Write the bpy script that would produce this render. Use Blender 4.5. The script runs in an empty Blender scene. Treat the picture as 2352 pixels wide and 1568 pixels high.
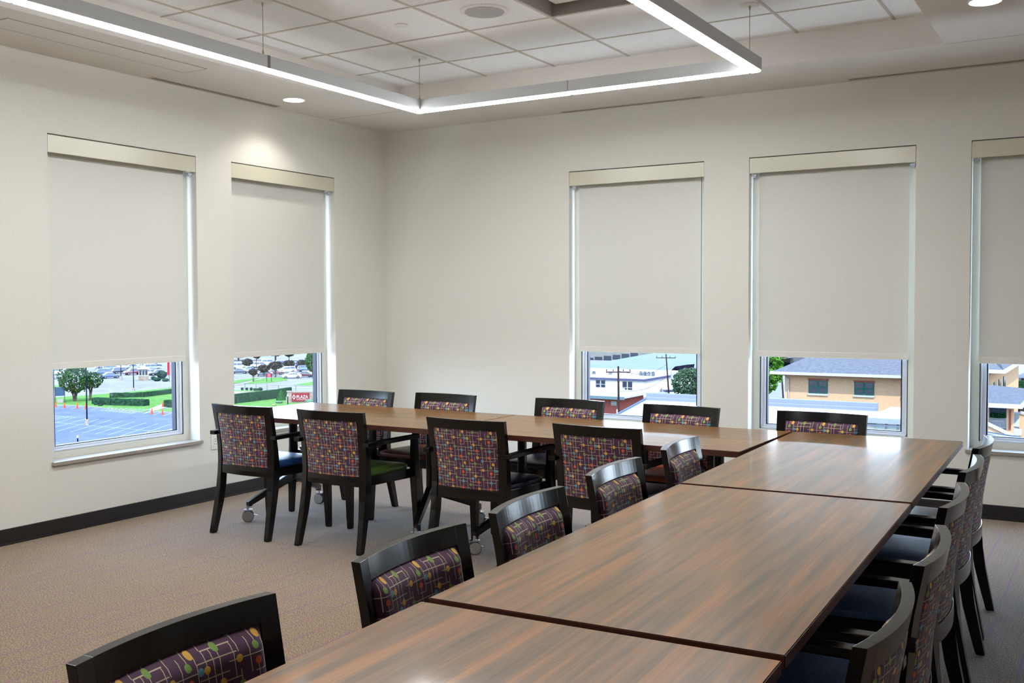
import bpy, bmesh, math, random
from mathutils import Vector, Matrix
PI = math.pi
SC = bpy.context.scene
COL = SC.collection
random.seed(7)

# ------------------------------------------------------------------ camera
CX, CY, CZ = 5.784456, -7.474129, 1.446718
YAW, PITCH, ROLL, FPX = -0.536787, -0.036804, -0.003504, 2354.267
def cam_axes():
    f = Vector((math.sin(YAW)*math.cos(PITCH), math.cos(YAW)*math.cos(PITCH), math.sin(PITCH)))
    r = Vector((math.cos(YAW), -math.sin(YAW), 0)); u = r.cross(f)
    c, s = math.cos(ROLL), math.sin(ROLL)
    return r*c+u*s, u*c-r*s, f
CR, CU, CF = cam_axes()
cd = bpy.data.cameras.new('camera'); cam = bpy.data.objects.new('camera', cd); COL.objects.link(cam)
cam.matrix_world = Matrix(((CR.x, CU.x, -CF.x, CX), (CR.y, CU.y, -CF.y, CY), (CR.z, CU.z, -CF.z, CZ), (0, 0, 0, 1)))
cd.sensor_width = 36.0; cd.sensor_fit = 'HORIZONTAL'; cd.lens = FPX/2352*36.0
cd.clip_start = .05; cd.clip_end = 2000
SC.camera = cam
def on_plane(px, py, axis, val):      # the point of the world plane (x, y or z = val) that the photo shows at a pixel
    d = CF + CR*((px-1176)/FPX) - CU*((py-784)/FPX)
    o = Vector((CX, CY, CZ)); t = (val-o[axis])/d[axis]
    return o + d*t
GZ = -16.5                             # street level below this upper-floor room
def ground(px, py): return on_plane(px, py, 2, GZ)
def face(px, py, Y): return on_plane(px, py, 1, Y)

# ------------------------------------------------------------------ world, sun, exposure
w = bpy.data.worlds.new('sky'); SC.world = w; w.use_nodes = True
nt = w.node_tree; nt.nodes.clear()
o_ = nt.nodes.new('ShaderNodeOutputWorld'); bg = nt.nodes.new('ShaderNodeBackground')
tc = nt.nodes.new('ShaderNodeTexCoord'); sp = nt.nodes.new('ShaderNodeSeparateXYZ'); rp = nt.nodes.new('ShaderNodeValToRGB')
nt.links.new(tc.outputs['Generated'], sp.inputs[0]); nt.links.new(sp.outputs[2], rp.inputs[0])
nt.links.new(rp.outputs[0], bg.inputs[0]); nt.links.new(bg.outputs[0], o_.inputs[0])
e = rp.color_ramp.elements; e[0].position = 0.0; e[0].color = (.84, .92, 1, 1); e[1].position = 1; e[1].color = (.38, .58, 1, 1)
k = e.new(.18); k.color = (.62, .79, 1, 1)
bg.inputs[1].default_value = 12.0
sd = bpy.data.lights.new('sun', 'SUN'); sd.energy = 16.0; sd.angle = .02; sd.color = (1, .95, .86)
sun = bpy.data.objects.new('sun', sd); COL.objects.link(sun)
sun.rotation_euler = Vector((.45, -.55, .80)).to_track_quat('Z', 'Y').to_euler()
sun.location = (8, -8, 12)
SC.view_settings.view_transform = 'Standard'; SC.view_settings.look = 'None'
SC.view_settings.gamma = 1; SC.view_settings.use_curve_mapping = False
SC.view_settings.exposure = 0.35
LAMP = 46.0                            # luminance of the linear light's lens

# ------------------------------------------------------------------ materials
def lin(c):
    f = lambda v: v/12.92 if v <= .04045 else ((v+.055)/1.055)**2.4
    return tuple(f(v/255) for v in c)
MATS = {}
def nn(m, t, **kw):
    n = m.node_tree.nodes.new(t)
    for k_, v in kw.items(): setattr(n, k_, v)
    return n
def mat(name, rgb, rough=.6, metal=0, noise=0, scale=20, stretch=(1, 1, 1), bump=0, bscale=200, rgb2=None, spec=.5, coat=0, detail=4, emit=None):
    if name in MATS: return MATS[name]
    m = bpy.data.materials.new(name); m.use_nodes = True; MATS[name] = m
    L = m.node_tree.links; b = m.node_tree.nodes['Principled BSDF']
    c = lin(rgb); b.inputs['Base Color'].default_value = (*c, 1)
    b.inputs['Roughness'].default_value = rough; b.inputs['Metallic'].default_value = metal
    b.inputs['Specular IOR Level'].default_value = spec
    b.inputs['Coat Weight'].default_value = coat; b.inputs['Coat Roughness'].default_value = .12
    t = nn(m, 'ShaderNodeTexCoord'); mp = nn(m, 'ShaderNodeMapping'); mp.inputs['Scale'].default_value = stretch
    L.new(t.outputs['Object'], mp.inputs[0])
    if noise or rgb2:
        n = nn(m, 'ShaderNodeTexNoise'); n.inputs['Scale'].default_value = scale; n.inputs['Detail'].default_value = detail
        L.new(mp.outputs[0], n.inputs['Vector'])
        r = nn(m, 'ShaderNodeValToRGB')
        c2 = lin(rgb2) if rgb2 else tuple(v*(1-noise) for v in c)
        c1 = c if rgb2 else tuple(min(1, v*(1+noise)) for v in c)
        r.color_ramp.elements[0].position = .36; r.color_ramp.elements[1].position = .64
        r.color_ramp.elements[0].color = (*c2, 1); r.color_ramp.elements[1].color = (*c1, 1)
        L.new(n.outputs['Fac'], r.inputs[0]); L.new(r.outputs[0], b.inputs['Base Color'])
    if bump:
        n2 = nn(m, 'ShaderNodeTexNoise'); n2.inputs['Scale'].default_value = bscale; n2.inputs['Detail'].default_value = 2
        L.new(mp.outputs[0], n2.inputs['Vector'])
        bp_ = nn(m, 'ShaderNodeBump'); bp_.inputs['Strength'].default_value = bump; bp_.inputs['Distance'].default_value = .002
        L.new(n2.outputs['Fac'], bp_.inputs['Height']); L.new(bp_.outputs[0], b.inputs['Normal'])
    if emit:
        b.inputs['Emission Color'].default_value = (*emit[0], 1); b.inputs['Emission Strength'].default_value = emit[1]
    return m

def fabric_material():
    """purple upholstery woven with thin cream lines and coloured dots, one repeat per UV unit"""
    m = bpy.data.materials.new('patterned_upholstery'); m.use_nodes = True
    L = m.node_tree.links; b = m.node_tree.nodes['Principled BSDF']
    uv = nn(m, 'ShaderNodeUVMap', uv_map='UVMap'); add_off = nn(m, 'ShaderNodeVectorMath', operation='ADD'); add_off.inputs[1].default_value = (10, 10, 0); L.new(uv.outputs[0], add_off.inputs[0])
    fr = nn(m, 'ShaderNodeVectorMath', operation='FRACTION'); L.new(add_off.outputs[0], fr.inputs[0])
    dots = [(0, 0, 'y'), (.175, .205, 'y'), (.654, .20, 'y'), (.382, .402, 'y'), (.483, .805, 'y'),
            (.912, .11, 'g'), (.375, .005, 'g'), (.655, .49, 'g'), (.18, .69, 'g'),
            (.92, .29, 'o'), (.275, .90, 'o'), (.484, .593, 'o'), (.886, .80, 'o'),
            (.081, .202, 'b'), (.283, .486, 'b'), (.917, .59, 'b'), (.645, .91, 'b')]
    H = [(.175, .60, .005), (.03, .63, .11), (.50, 1.175, .2), (.05, .50, .30), (.86, 1.04, .40), (.28, .65, .402), (.655, 1.283, .49),
         (.71, 1.06, .59), (.18, .57, .593), (.18, .58, .69), (.483, 1.15, .80), (.645, 1.07, .905)]
    V = [(.035, 0, .40), (.81, 0, .40), (.915, .29, 1.11), (.175, 0, .593), (.28, 0, .40), (.375, 0, .593), (.375, .78, 1.0), (.58, 0, .40),
         (.655, .32, 1.12), (.79, .49, .905), (.28, .486, .90), (.484, .47, .90), (.07, .49, .905), (.165, .80, 1.0)]
    T = .0058
    rects = [((a+c)/2, v, (c-a)/2, T) for a, c, v in H] + [(u, (a+c)/2, T, (c-a)/2) for u, a, c in V]
    out = []
    for cu, cv, hu, hv in rects:                       # wrap the ones that cross the repeat's edge
        for du in (0, -1):
            for dv in (0, -1):
                if cu+du+hu > 0 and cu+du-hu < 1 and cv+dv+hv > 0 and cv+dv-hv < 1: out.append((cu+du, cv+dv, hu, hv))
    acc = None
    for cu, cv, hu, hv in out:
        s = nn(m, 'ShaderNodeVectorMath', operation='SUBTRACT'); s.inputs[1].default_value = (cu, cv, 0); L.new(fr.outputs[0], s.inputs[0])
        a = nn(m, 'ShaderNodeVectorMath', operation='ABSOLUTE'); L.new(s.outputs[0], a.inputs[0])
        h = nn(m, 'ShaderNodeVectorMath', operation='SUBTRACT'); h.inputs[1].default_value = (hu, hv, 0); L.new(a.outputs[0], h.inputs[0])
        x = nn(m, 'ShaderNodeSeparateXYZ'); L.new(h.outputs[0], x.inputs[0])
        q = nn(m, 'ShaderNodeMath', operation='MAXIMUM'); L.new(x.outputs[0], q.inputs[0]); L.new(x.outputs[1], q.inputs[1])
        if acc is None: acc = q
        else:
            mn = nn(m, 'ShaderNodeMath', operation='MINIMUM'); L.new(acc.outputs[0], mn.inputs[0]); L.new(q.outputs[0], mn.inputs[1]); acc = mn
    lt = nn(m, 'ShaderNodeMath', operation='LESS_THAN'); lt.inputs[1].default_value = 0; L.new(acc.outputs[0], lt.inputs[0])
    mx = nn(m, 'ShaderNodeMix', data_type='RGBA'); mx.inputs[6].default_value = (*lin((72, 38, 66)), 1); mx.inputs[7].default_value = (*lin((196, 174, 144)), 1)
    L.new(lt.outputs[0], mx.inputs[0]); cur = mx.outputs[2]
    C = dict(y=(222, 170, 62), g=(120, 152, 66), o=(222, 96, 38), b=(88, 158, 182))
    for key in 'ygob':
        mn = None
        for u, v, kk in dots:
            if kk != key: continue
            for du in (0, 1, -1):
                for dv in (0, 1, -1):
                    if not (-.05 < u+du < 1.05 and -.05 < v+dv < 1.05): continue
                    dd = nn(m, 'ShaderNodeVectorMath', operation='DISTANCE'); dd.inputs[1].default_value = (u+du, v+dv, 0); L.new(fr.outputs[0], dd.inputs[0])
                    if mn is None: mn = dd.outputs['Value']
                    else:
                        z = nn(m, 'ShaderNodeMath', operation='MINIMUM'); L.new(mn, z.inputs[0]); L.new(dd.outputs['Value'], z.inputs[1]); mn = z.outputs[0]
        l2 = nn(m, 'ShaderNodeMath', operation='LESS_THAN'); l2.inputs[1].default_value = .047; L.new(mn, l2.inputs[0])
        m2 = nn(m, 'ShaderNodeMix', data_type='RGBA'); L.new(l2.outputs[0], m2.inputs[0]); L.new(cur, m2.inputs[6]); m2.inputs[7].default_value = (*lin(C[key]), 1)
        cur = m2.outputs[2]
    L.new(cur, b.inputs['Base Color']); b.inputs['Roughness'].default_value = .8
    b.inputs['Sheen Weight'].default_value = .15
    n2 = nn(m, 'ShaderNodeTexNoise'); n2.inputs['Scale'].default_value = 260; L.new(uv.outputs[0], n2.inputs['Vector'])
    bp_ = nn(m, 'ShaderNodeBump'); bp_.inputs['Strength'].default_value = .25; bp_.inputs['Distance'].default_value = .001
    L.new(n2.outputs['Fac'], bp_.inputs['Height']); L.new(bp_.outputs[0], b.inputs['Normal'])
    MATS['fabric'] = m; return m
FABRIC = fabric_material()

def wood_laminate():
    m = bpy.data.materials.new('walnut_laminate'); m.use_nodes = True; L = m.node_tree.links; b = m.node_tree.nodes['Principled BSDF']
    t = nn(m, 'ShaderNodeTexCoord'); oi = nn(m, 'ShaderNodeObjectInfo')
    ad = nn(m, 'ShaderNodeVectorMath', operation='ADD'); L.new(t.outputs['Object'], ad.inputs[0]); 
    sc = nn(m, 'ShaderNodeVectorMath', operation='SCALE'); sc.inputs[3].default_value = 1.7; L.new(oi.outputs['Location'], sc.inputs[0]); L.new(sc.outputs[0], ad.inputs[1])
    def band(stretch, scale, detail, dist=0):
        mp = nn(m, 'ShaderNodeMapping'); mp.inputs['Scale'].default_value = stretch; L.new(ad.outputs[0], mp.inputs[0])
        n = nn(m, 'ShaderNodeTexNoise'); n.inputs['Scale'].default_value = scale; n.inputs['Detail'].default_value = detail; n.inputs['Distortion'].default_value = dist
        L.new(mp.outputs[0], n.inputs['Vector']); return n.outputs['Fac']
    a = band((.8, 15, 1), 2.0, 4, .3); c = band((1.6, 75, 1), 2.2, 2)
    r = nn(m, 'ShaderNodeValToRGB'); el = r.color_ramp.elements
    el[0].position = .30; el[0].color = (*lin((86, 64, 32)), 1); el[1].position = .70; el[1].color = (*lin((150, 96, 34)), 1)
    k2 = el.new(.5); k2.color = (*lin((118, 82, 36)), 1)
    L.new(a, r.inputs[0])
    r2 = nn(m, 'ShaderNodeValToRGB'); r2.color_ramp.elements[0].position = .4; r2.color_ramp.elements[0].color = (.86, .86, .88, 1); r2.color_ramp.elements[1].position = .62; r2.color_ramp.elements[1].color = (1.08, 1.08, 1.08, 1)
    L.new(c, r2.inputs[0])
    mu = nn(m, 'ShaderNodeMix', data_type='RGBA', blend_type='MULTIPLY'); mu.inputs[0].default_value = 1; L.new(r.outputs[0], mu.inputs[6]); L.new(r2.outputs[0], mu.inputs[7])
    L.new(mu.outputs[2], b.inputs['Base Color']); b.inputs['Roughness'].default_value = .29; b.inputs['Specular IOR Level'].default_value = .18
    b.inputs['Coat Weight'].default_value = .32; b.inputs['Coat Roughness'].default_value = .07
    return m
WOODTOP = wood_laminate()
EDGE = mat('table_edge', (74, 38, 26), .38, noise=.2, scale=8, stretch=(1, 1, 20))
BLACKWOOD = mat('espresso_wood', (11, 9, 8), .17, noise=.2, scale=6, stretch=(3, 3, 30), spec=.42)
BLACKMETAL = mat('black_metal', (14, 14, 15), .3, spec=.5)
CHROME = mat('chrome', (205, 206, 210), .18, 1)
CAP = mat('caster_grey_cap', (168, 164, 156), .4)
RUBBER = mat('black_rubber', (20, 20, 22), .6)

def carpet():
    m = bpy.data.materials.new('carpet'); m.use_nodes = True; L = m.node_tree.links; b = m.node_tree.nodes['Principled BSDF']
    t = nn(m, 'ShaderNodeTexCoord')
    def noise(stretch, scale, detail=3):
        mp = nn(m, 'ShaderNodeMapping'); mp.inputs['Scale'].default_value = stretch; L.new(t.outputs['Object'], mp.inputs[0])
        n = nn(m, 'ShaderNodeTexNoise'); n.inputs['Scale'].default_value = scale; n.inputs['Detail'].default_value = detail; L.new(mp.outputs[0], n.inputs['Vector']); return n.outputs['Fac']
    fine = noise((1, .5, 1), 250, 2); row = noise((14, .5, 1), 8, 2); thread = noise((3, .35, 1), 5, 2)
    r = nn(m, 'ShaderNodeValToRGB'); el = r.color_ramp.elements
    el[0].position = .38; el[0].color = (*lin((50, 47, 48)), 1); el[1].position = .60; el[1].color = (*lin((176, 143, 98)), 1)
    k3 = el.new(.5); k3.color = (*lin((118, 98, 72)), 1); L.new(fine, r.inputs[0])
    r2 = nn(m, 'ShaderNodeValToRGB'); r2.color_ramp.elements[0].position = .35; r2.color_ramp.elements[0].color = (.86, .82, .84, 1); r2.color_ramp.elements[1].position = .65; r2.color_ramp.elements[1].color = (1.06, 1.02, .98, 1)
    L.new(row, r2.inputs[0])
    mu = nn(m, 'ShaderNodeMix', data_type='RGBA', blend_type='MULTIPLY'); mu.inputs[0].default_value = 1; L.new(r.outputs[0], mu.inputs[6]); L.new(r2.outputs[0], mu.inputs[7])
    xs = nn(m, 'ShaderNodeSeparateXYZ'); L.new(t.outputs['Object'], xs.inputs[0])
    m1 = nn(m, 'ShaderNodeMath', operation='MULTIPLY'); m1.inputs[1].default_value = 6.6; L.new(xs.outputs[0], m1.inputs[0])
    m2 = nn(m, 'ShaderNodeMath', operation='FRACT'); L.new(m1.outputs[0], m2.inputs[0])
    m3 = nn(m, 'ShaderNodeMath', operation='LESS_THAN'); m3.inputs[1].default_value = .075; L.new(m2.outputs[0], m3.inputs[0])
    m4 = nn(m, 'ShaderNodeMath', operation='GREATER_THAN'); m4.inputs[1].default_value = .47; L.new(thread, m4.inputs[0])
    m5 = nn(m, 'ShaderNodeMath', operation='MULTIPLY'); L.new(m3.outputs[0], m5.inputs[0]); L.new(m4.outputs[0], m5.inputs[1])
    r3 = nn(m, 'ShaderNodeMath', operation='MULTIPLY'); r3.inputs[1].default_value = .7; L.new(m5.outputs[0], r3.inputs[0])
    mx = nn(m, 'ShaderNodeMix', data_type='RGBA'); L.new(r3.outputs[0], mx.inputs[0]); L.new(mu.outputs[2], mx.inputs[6]); mx.inputs[7].default_value = (*lin((122, 66, 106)), 1)
    L.new(mx.outputs[2], b.inputs['Base Color']); b.inputs['Roughness'].default_value = .95; b.inputs['Sheen Weight'].default_value = .35
    b.inputs['Specular IOR Level'].default_value = .2
    bp_ = nn(m, 'ShaderNodeBump'); bp_.inputs['Strength'].default_value = .6; bp_.inputs['Distance'].default_value = .004
    L.new(fine, bp_.inputs['Height']); L.new(bp_.outputs[0], b.inputs['Normal'])
    return m
CARPET = carpet()
WALL = mat('wall_covering', (223, 221, 212), .8, noise=.03, scale=60, stretch=(1, 1, 4), bump=.12, bscale=380, spec=.2)
SOFFIT = mat('painted_drywall', (226, 222, 216), .85, noise=.015, scale=3, spec=.2)
TILE = mat('acoustic_tile', (244, 246, 246), .95, noise=.06, scale=260, bump=.3, bscale=400, spec=.1)
TBAR = mat('ceiling_grid_metal', (196, 188, 174), .5)
BASEB = mat('black_vinyl_base', (30, 28, 28), .45, noise=.08, scale=5)
FRAMEB = mat('beige_window_frame', (208, 205, 190), .4, noise=.01, scale=3)
FASCIA = mat('beige_fascia', (208, 205, 184), .26, noise=.01, scale=2)
SILLM = mat('sill_laminate', (158, 150, 138), .35, noise=.02, scale=8)
ALU = mat('brushed_aluminium', (206, 210, 216), .35)
GASKET = mat('dark_gasket', (24, 28, 44), .5)
SHADEM = mat('shade_cloth', (220, 220, 212), .85, noise=.025, scale=90, stretch=(1, 1, 5), bump=.1, bscale=700, spec=.15)
HOUSING = mat('light_housing', (206, 210, 212), .45)
LENS = mat('glowing_lens', (255, 255, 255), .5, emit=((.965, .98, 1), LAMP))
BULB = mat('glowing_downlight', (255, 255, 255), .5, emit=((1, .97, .92), 8))
WHITEP = mat('white_plastic', (228, 226, 220), .45)
GREYP = mat('grey_perforated_metal', (170, 168, 166), .6, noise=.3, scale=400)
SLOT = mat('dark_slot', (14, 13, 16), .8)
def glass_mat():
    m = bpy.data.materials.new('window_glass'); m.use_nodes = True; t = m.node_tree; t.nodes.clear(); L = t.links
    o = t.nodes.new('ShaderNodeOutputMaterial'); mi = t.nodes.new('ShaderNodeMixShader'); tr = t.nodes.new('ShaderNodeBsdfTransparent'); gl = t.nodes.new('ShaderNodeBsdfGlossy')
    tr.inputs[0].default_value = (.93, .97, 1, 1); gl.inputs['Roughness'].default_value = 0; mi.inputs[0].default_value = .04
    L.new(tr.outputs[0], mi.inputs[1]); L.new(gl.outputs[0], mi.inputs[2]); L.new(mi.outputs[0], o.inputs[0]); return m
GLASS = glass_mat()

# ------------------------------------------------------------------ mesh helpers
def box(bm, x0, x1, y0, y1, z0, z1, mi=0, M=None):
    vs = [bm.verts.new((x, y, z)) for z in (z0, z1) for y in (y0, y1) for x in (x0, x1)]
    if M is not None:
        for v in vs: v.co = M @ v.co
    for q in ((0, 2, 3, 1), (4, 5, 7, 6), (0, 1, 5, 4), (2, 6, 7, 3), (0, 4, 6, 2), (1, 3, 7, 5)):
        f = bm.faces.new([vs[i] for i in q]); f.material_index = mi
    return vs
def ring_loft(bm, rings, mi=0, cap=True):
    R = [[bm.verts.new(p) for p in r] for r in rings]
    n = len(R[0])
    for a, b in zip(R, R[1:]):
        for i in range(n):
            f = bm.faces.new((a[i], a[(i+1) % n], b[(i+1) % n], b[i])); f.material_index = mi
    if cap:
        bm.faces.new(R[0][::-1]).material_index = mi; bm.faces.new(R[-1]).material_index = mi
def bar(bm, p0, p1, w, h, up=Vector((0, 0, 1)), mi=0, w1=None, h1=None):
    p0, p1 = Vector(p0), Vector(p1); d = (p1-p0).normalized(); s = d.cross(up)
    if s.length < 1e-4: s = Vector((1, 0, 0))
    s.normalize(); u = s.cross(d)
    def rg(p, w, h): return [p+s*w/2+u*h/2, p-s*w/2+u*h/2, p-s*w/2-u*h/2, p+s*w/2-u*h/2]
    ring_loft(bm, [rg(p0, w, h), rg(p1, w1 or w, h1 or h)], mi)
def tube(bm, pts, r, n=10, mi=0, r1=None):
    pts = [Vector(p) for p in pts]; rings = []
    for i, p in enumerate(pts):
        d = (pts[min(i+1, len(pts)-1)]-pts[max(i-1, 0)]).normalized()
        s = d.cross(Vector((0, 0, 1)));
        if s.length < 1e-3: s = Vector((1, 0, 0))
        s.normalize(); u = s.cross(d); rr = r if r1 is None else r+(r1-r)*i/(len(pts)-1)
        rings.append([p+s*rr*math.cos(2*PI*k/n)+u*rr*math.sin(2*PI*k/n) for k in range(n)])
    ring_loft(bm, rings, mi)
def disc(bm, c, axis, prof, n=24, mi=0):           # lathe: prof = [(r, t)] about axis through c
    c, axis = Vector(c), Vector(axis).normalized()
    s = axis.cross(Vector((0, 0, 1)));
    if s.length < 1e-3: s = Vector((1, 0, 0))
    s.normalize(); u = s.cross(axis)
    ring_loft(bm, [[c+axis*t+s*max(r, 1e-4)*math.cos(2*PI*k/n)+u*max(r, 1e-4)*math.sin(2*PI*k/n) for k in range(n)] for r, t in prof], mi)
def poly_prism(bm, pts, ext, mi=0):                 # planar polygon extruded by vector ext
    a = [bm.verts.new(Vector(p)) for p in pts]; b = [bm.verts.new(Vector(p)+Vector(ext)) for p in pts]
    n = len(a); bm.faces.new(a[::-1]).material_index = mi; bm.faces.new(b).material_index = mi
    for i in range(n): bm.faces.new((a[i], a[(i+1) % n], b[(i+1) % n], b[i])).material_index = mi
def obj(name, bm, m, parent=None, bevel=0, smooth=False, seg=2, **props):
    bmesh.ops.recalc_face_normals(bm, faces=bm.faces[:])
    if bevel:
        es = [e for e in bm.edges if len(e.link_faces) == 2 and e.calc_face_angle(0) > .5]
        bmesh.ops.bevel(bm, geom=es, offset=bevel, segments=seg, affect='EDGES', profile=.6)
    if smooth:
        for f in bm.faces: f.smooth = True
        for e in bm.edges:
            if len(e.link_faces) == 2 and e.calc_face_angle(0) > .6: e.smooth = False
    me = bpy.data.meshes.new(name); bm.to_mesh(me); bm.free()
    for x in (m if isinstance(m, (list, tuple)) else [m]): me.materials.append(x)
    o = bpy.data.objects.new(name, me); COL.objects.link(o)
    if parent: o.parent = parent
    for k_, v in props.items(): o[k_] = v
    return o
def B(): return bmesh.new()
def thing(name, label, cat, loc=(0, 0, 0), rotz=0, group=None):
    o = bpy.data.objects.new(name, None); COL.objects.link(o); o.location = loc; o.rotation_euler = (0, 0, rotz)
    o['label'] = label; o['category'] = cat; o.empty_display_size = .2
    if group: o['group'] = group
    return o
def struct(name, bm, m, parent=None, **kw):
    o = obj(name, bm, m, parent, **kw)
    if not parent: o['kind'] = 'structure'
    return o
def copy_tree(o, parent=None, swap=None):
    c = o.copy(); COL.objects.link(c); c.parent = parent
    for ch in o.children: copy_tree(ch, c)
    return c

# ------------------------------------------------------------------ room shell
XR, YF, H, H2 = 9.2, -10.2, 3.0, 3.19
TX0, TY0, TX1, TY1 = .755, -.777, 4.84, -8.6      # tray opening in the soffit
WT = .18
ZS, ZT = .457, 2.523
LW = [(-3.42, -2.224), (-1.88, -.705)]
RW = [(1.885, 3.04), (3.39, 4.558), (4.905, 6.07), (6.42, 7.58)]
b = B(); box(b, -WT, XR+.1, YF-.1, WT, -.12, 0); struct('floor', b, CARPET)
def wall_with_holes(name, a0, a1, holes, place):
    b = B(); cuts = [a0]
    for h0, h1 in holes: cuts += [h0, h1]
    cuts.append(a1)
    for i in range(0, len(cuts), 2): place(b, cuts[i], cuts[i+1], 0, H)
    for h0, h1 in holes: place(b, h0, h1, 0, ZS-.023); place(b, h0, h1, ZT, H)
    return struct(name, b, WALL)
wall_with_holes('wall_left', YF, 0, LW, lambda b, a, c, z0, z1: box(b, -WT, 0, a, c, z0, z1))
wall_with_holes('wall_back', -WT, XR, RW, lambda b, a, c, z0, z1: box(b, a, c, 0, WT, z0, z1))
b = B(); box(b, XR, XR+.1, YF, 0, 0, H); struct('wall_right', b, WALL)
b = B(); box(b, 0, XR, YF-.1, YF, 0, H); struct('wall_front', b, WALL)
# soffit around the tray
b = B()
box(b, -WT, TX0, YF, WT, H, H+.35); box(b, TX1, XR+.1, YF, WT, H, H+.35)
box(b, TX0, TX1, TY0, WT, H, H+.35); box(b, TX0, TX1, YF, TY1, H, H+.35)
struct('ceiling', b, SOFFIT)
# fine control joints, thin greyish strips running on from the tray's corners
b = B(); box(b, .02, TX0, TY0-.002, TY0+.002, H-.0012, H+.001); box(b, TX1, XR, TY0-.002, TY0+.002, H-.0012, H+.001)
struct('trim_1', b, mat('joint_grey', (176, 168, 156), .9))
# acoustic tile field
PX = [TX0] + [.98+.595*i for i in range(7)] + [TX1]; PY = [TY0, -1.305] + [-1.305-.62*i for i in range(1, 12)] + [TY1]
b = B(); RC = (4, 2)
for i in range(len(PX)-1):
    for j in range(len(PY)-1):
        if (i, j) == RC: continue
        box(b, PX[i], PX[i+1], PY[j+1], PY[j], H2, H2+.02)
tiles = struct('ceiling', b, TILE)
b = B()
for x in PX[1:-1]: box(b, x-.009, x+.009, TY1, TY0, H2-.004, H2+.002)
for y in PY[1:-1]: box(b, TX0, TX1, y-.008, y+.008, H2-.0035, H2+.002)
struct('ceiling_grid', b, TBAR, tiles)
b = B(); box(b, TX0-.1, TX1+.1, TY1-.1, TY0+.1, H2+.16, H2+.2); struct('ceiling', b, TILE)
# recessed troffer in one tile cell
x0, x1, y1, y0 = PX[RC[0]], PX[RC[0]+1], PY[RC[1]], PY[RC[1]+1]
t = thing('recessed_troffer', 'square recessed light frame, unlit, set into a ceiling tile bay', 'ceiling light', ((x0+x1)/2, (y0+y1)/2, H2))
hx, hy = (x1-x0)/2-.012, (y1-y0)/2-.012
b = B()
for s in (-1, 1): box(b, s*hx-.008, s*hx+.008, -hy-.008, hy+.008, -.003, .1); box(b, -hx+.008, hx-.008, s*hy-.008, s*hy+.008, -.003, .1)
obj('frame', b, mat('troffer_grey', (150, 144, 138), .5), t)
b = B(); box(b, -hx+.06, hx-.06, -hy+.06, hy-.06, .05, .06); box(b, -hx, hx, -hy, hy, .085, .1); obj('panel', b, WHITEP, t)

# baseboards
BBH = .096
b = B(); box(b, 0, .012, YF, 0, 0, BBH); box(b, .012, .022, YF, -.012, 0, .012); struct('baseboard_left', b, BASEB, bevel=.002)
b = B(); box(b, .022, XR, -.012, 0, 0, BBH); box(b, .022, XR, -.022, -.012, 0, .012); struct('baseboard_back', b, BASEB, bevel=.002)

# ------------------------------------------------------------------ windows (structure) with roller shades (things)
WN = 0
def window(M, wdt, extra=0):
    """M maps local (u along wall, v outward, z) to the world; opening is 0..wdt"""
    global WN; WN += 1
    def bx(bm, *a, mi=0): box(bm, *a, mi=mi, M=M)
    b = B()
    D0, D1, F = .105, WT, .056
    bx(b, 0, F, D0, D1, ZS, ZT); bx(b, wdt-F, wdt, D0, D1, ZS, ZT); bx(b, F, wdt-F, D0, D1, ZS, ZS+.045); bx(b, F, wdt-F, D0, D1, ZT-.06, ZT)
    win = struct('window_%d' % WN, b, FRAMEB)
    S = .036; a0, a1, s0, s1 = F+.005, wdt-F-.005, ZS+.048, ZT-.063
    b = B()
    for (p, q, r_, t_) in ((a0, a0+S, s0, s1), (a1-S, a1, s0, s1), (a0+S, a1-S, s0, s0+S-.008), (a0+S, a1-S, s1-S, s1)):
        bx(b, p, q, D0+.018, D1-.01, r_, t_)
    for (p, q, r_, t_) in ((a0, a0+.012, s0, s1), (a1-.012, a1, s0, s1), (a0, a1, s0, s0+.010)):
        bx(b, p, q, D0+.006, D0+.018, r_, t_)
    obj('sash', b, ALU, win, bevel=.002)
    b = B(); g0, g1, h0, h1 = a0+S, a1-S, s0+S-.008, s1-S
    for (p, q, r_, t_) in ((g0, g0+.010, h0, h1), (g1-.010, g1, h0, h1), (g0, g1, h0, h0+.006), (g0, g1, h1-.008, h1)):
        bx(b, p, q, D0+.026, D1-.012, r_, t_)
    for (p, q, r_, t_) in ((F, F+.006, s0-.003, s1), (wdt-F-.006, wdt-F, s0-.003, s1)): bx(b, p, q, D0+.004, D0+.02, r_, t_)
    obj('gasket', b, GASKET, win)
    b = B(); bx(b, g0+.008, g1-.008, D0+.044, D0+.050, h0+.004, h1-.004); obj('glass', b, GLASS, win)
    b = B(); bx(b, -.014, wdt+.014, -.022, 0, ZS-.023, ZS); bx(b, 0, wdt, 0, D0+.01, ZS-.023, ZS); obj('sill', b, SILLM, win, bevel=.0025)
    return win
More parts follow.
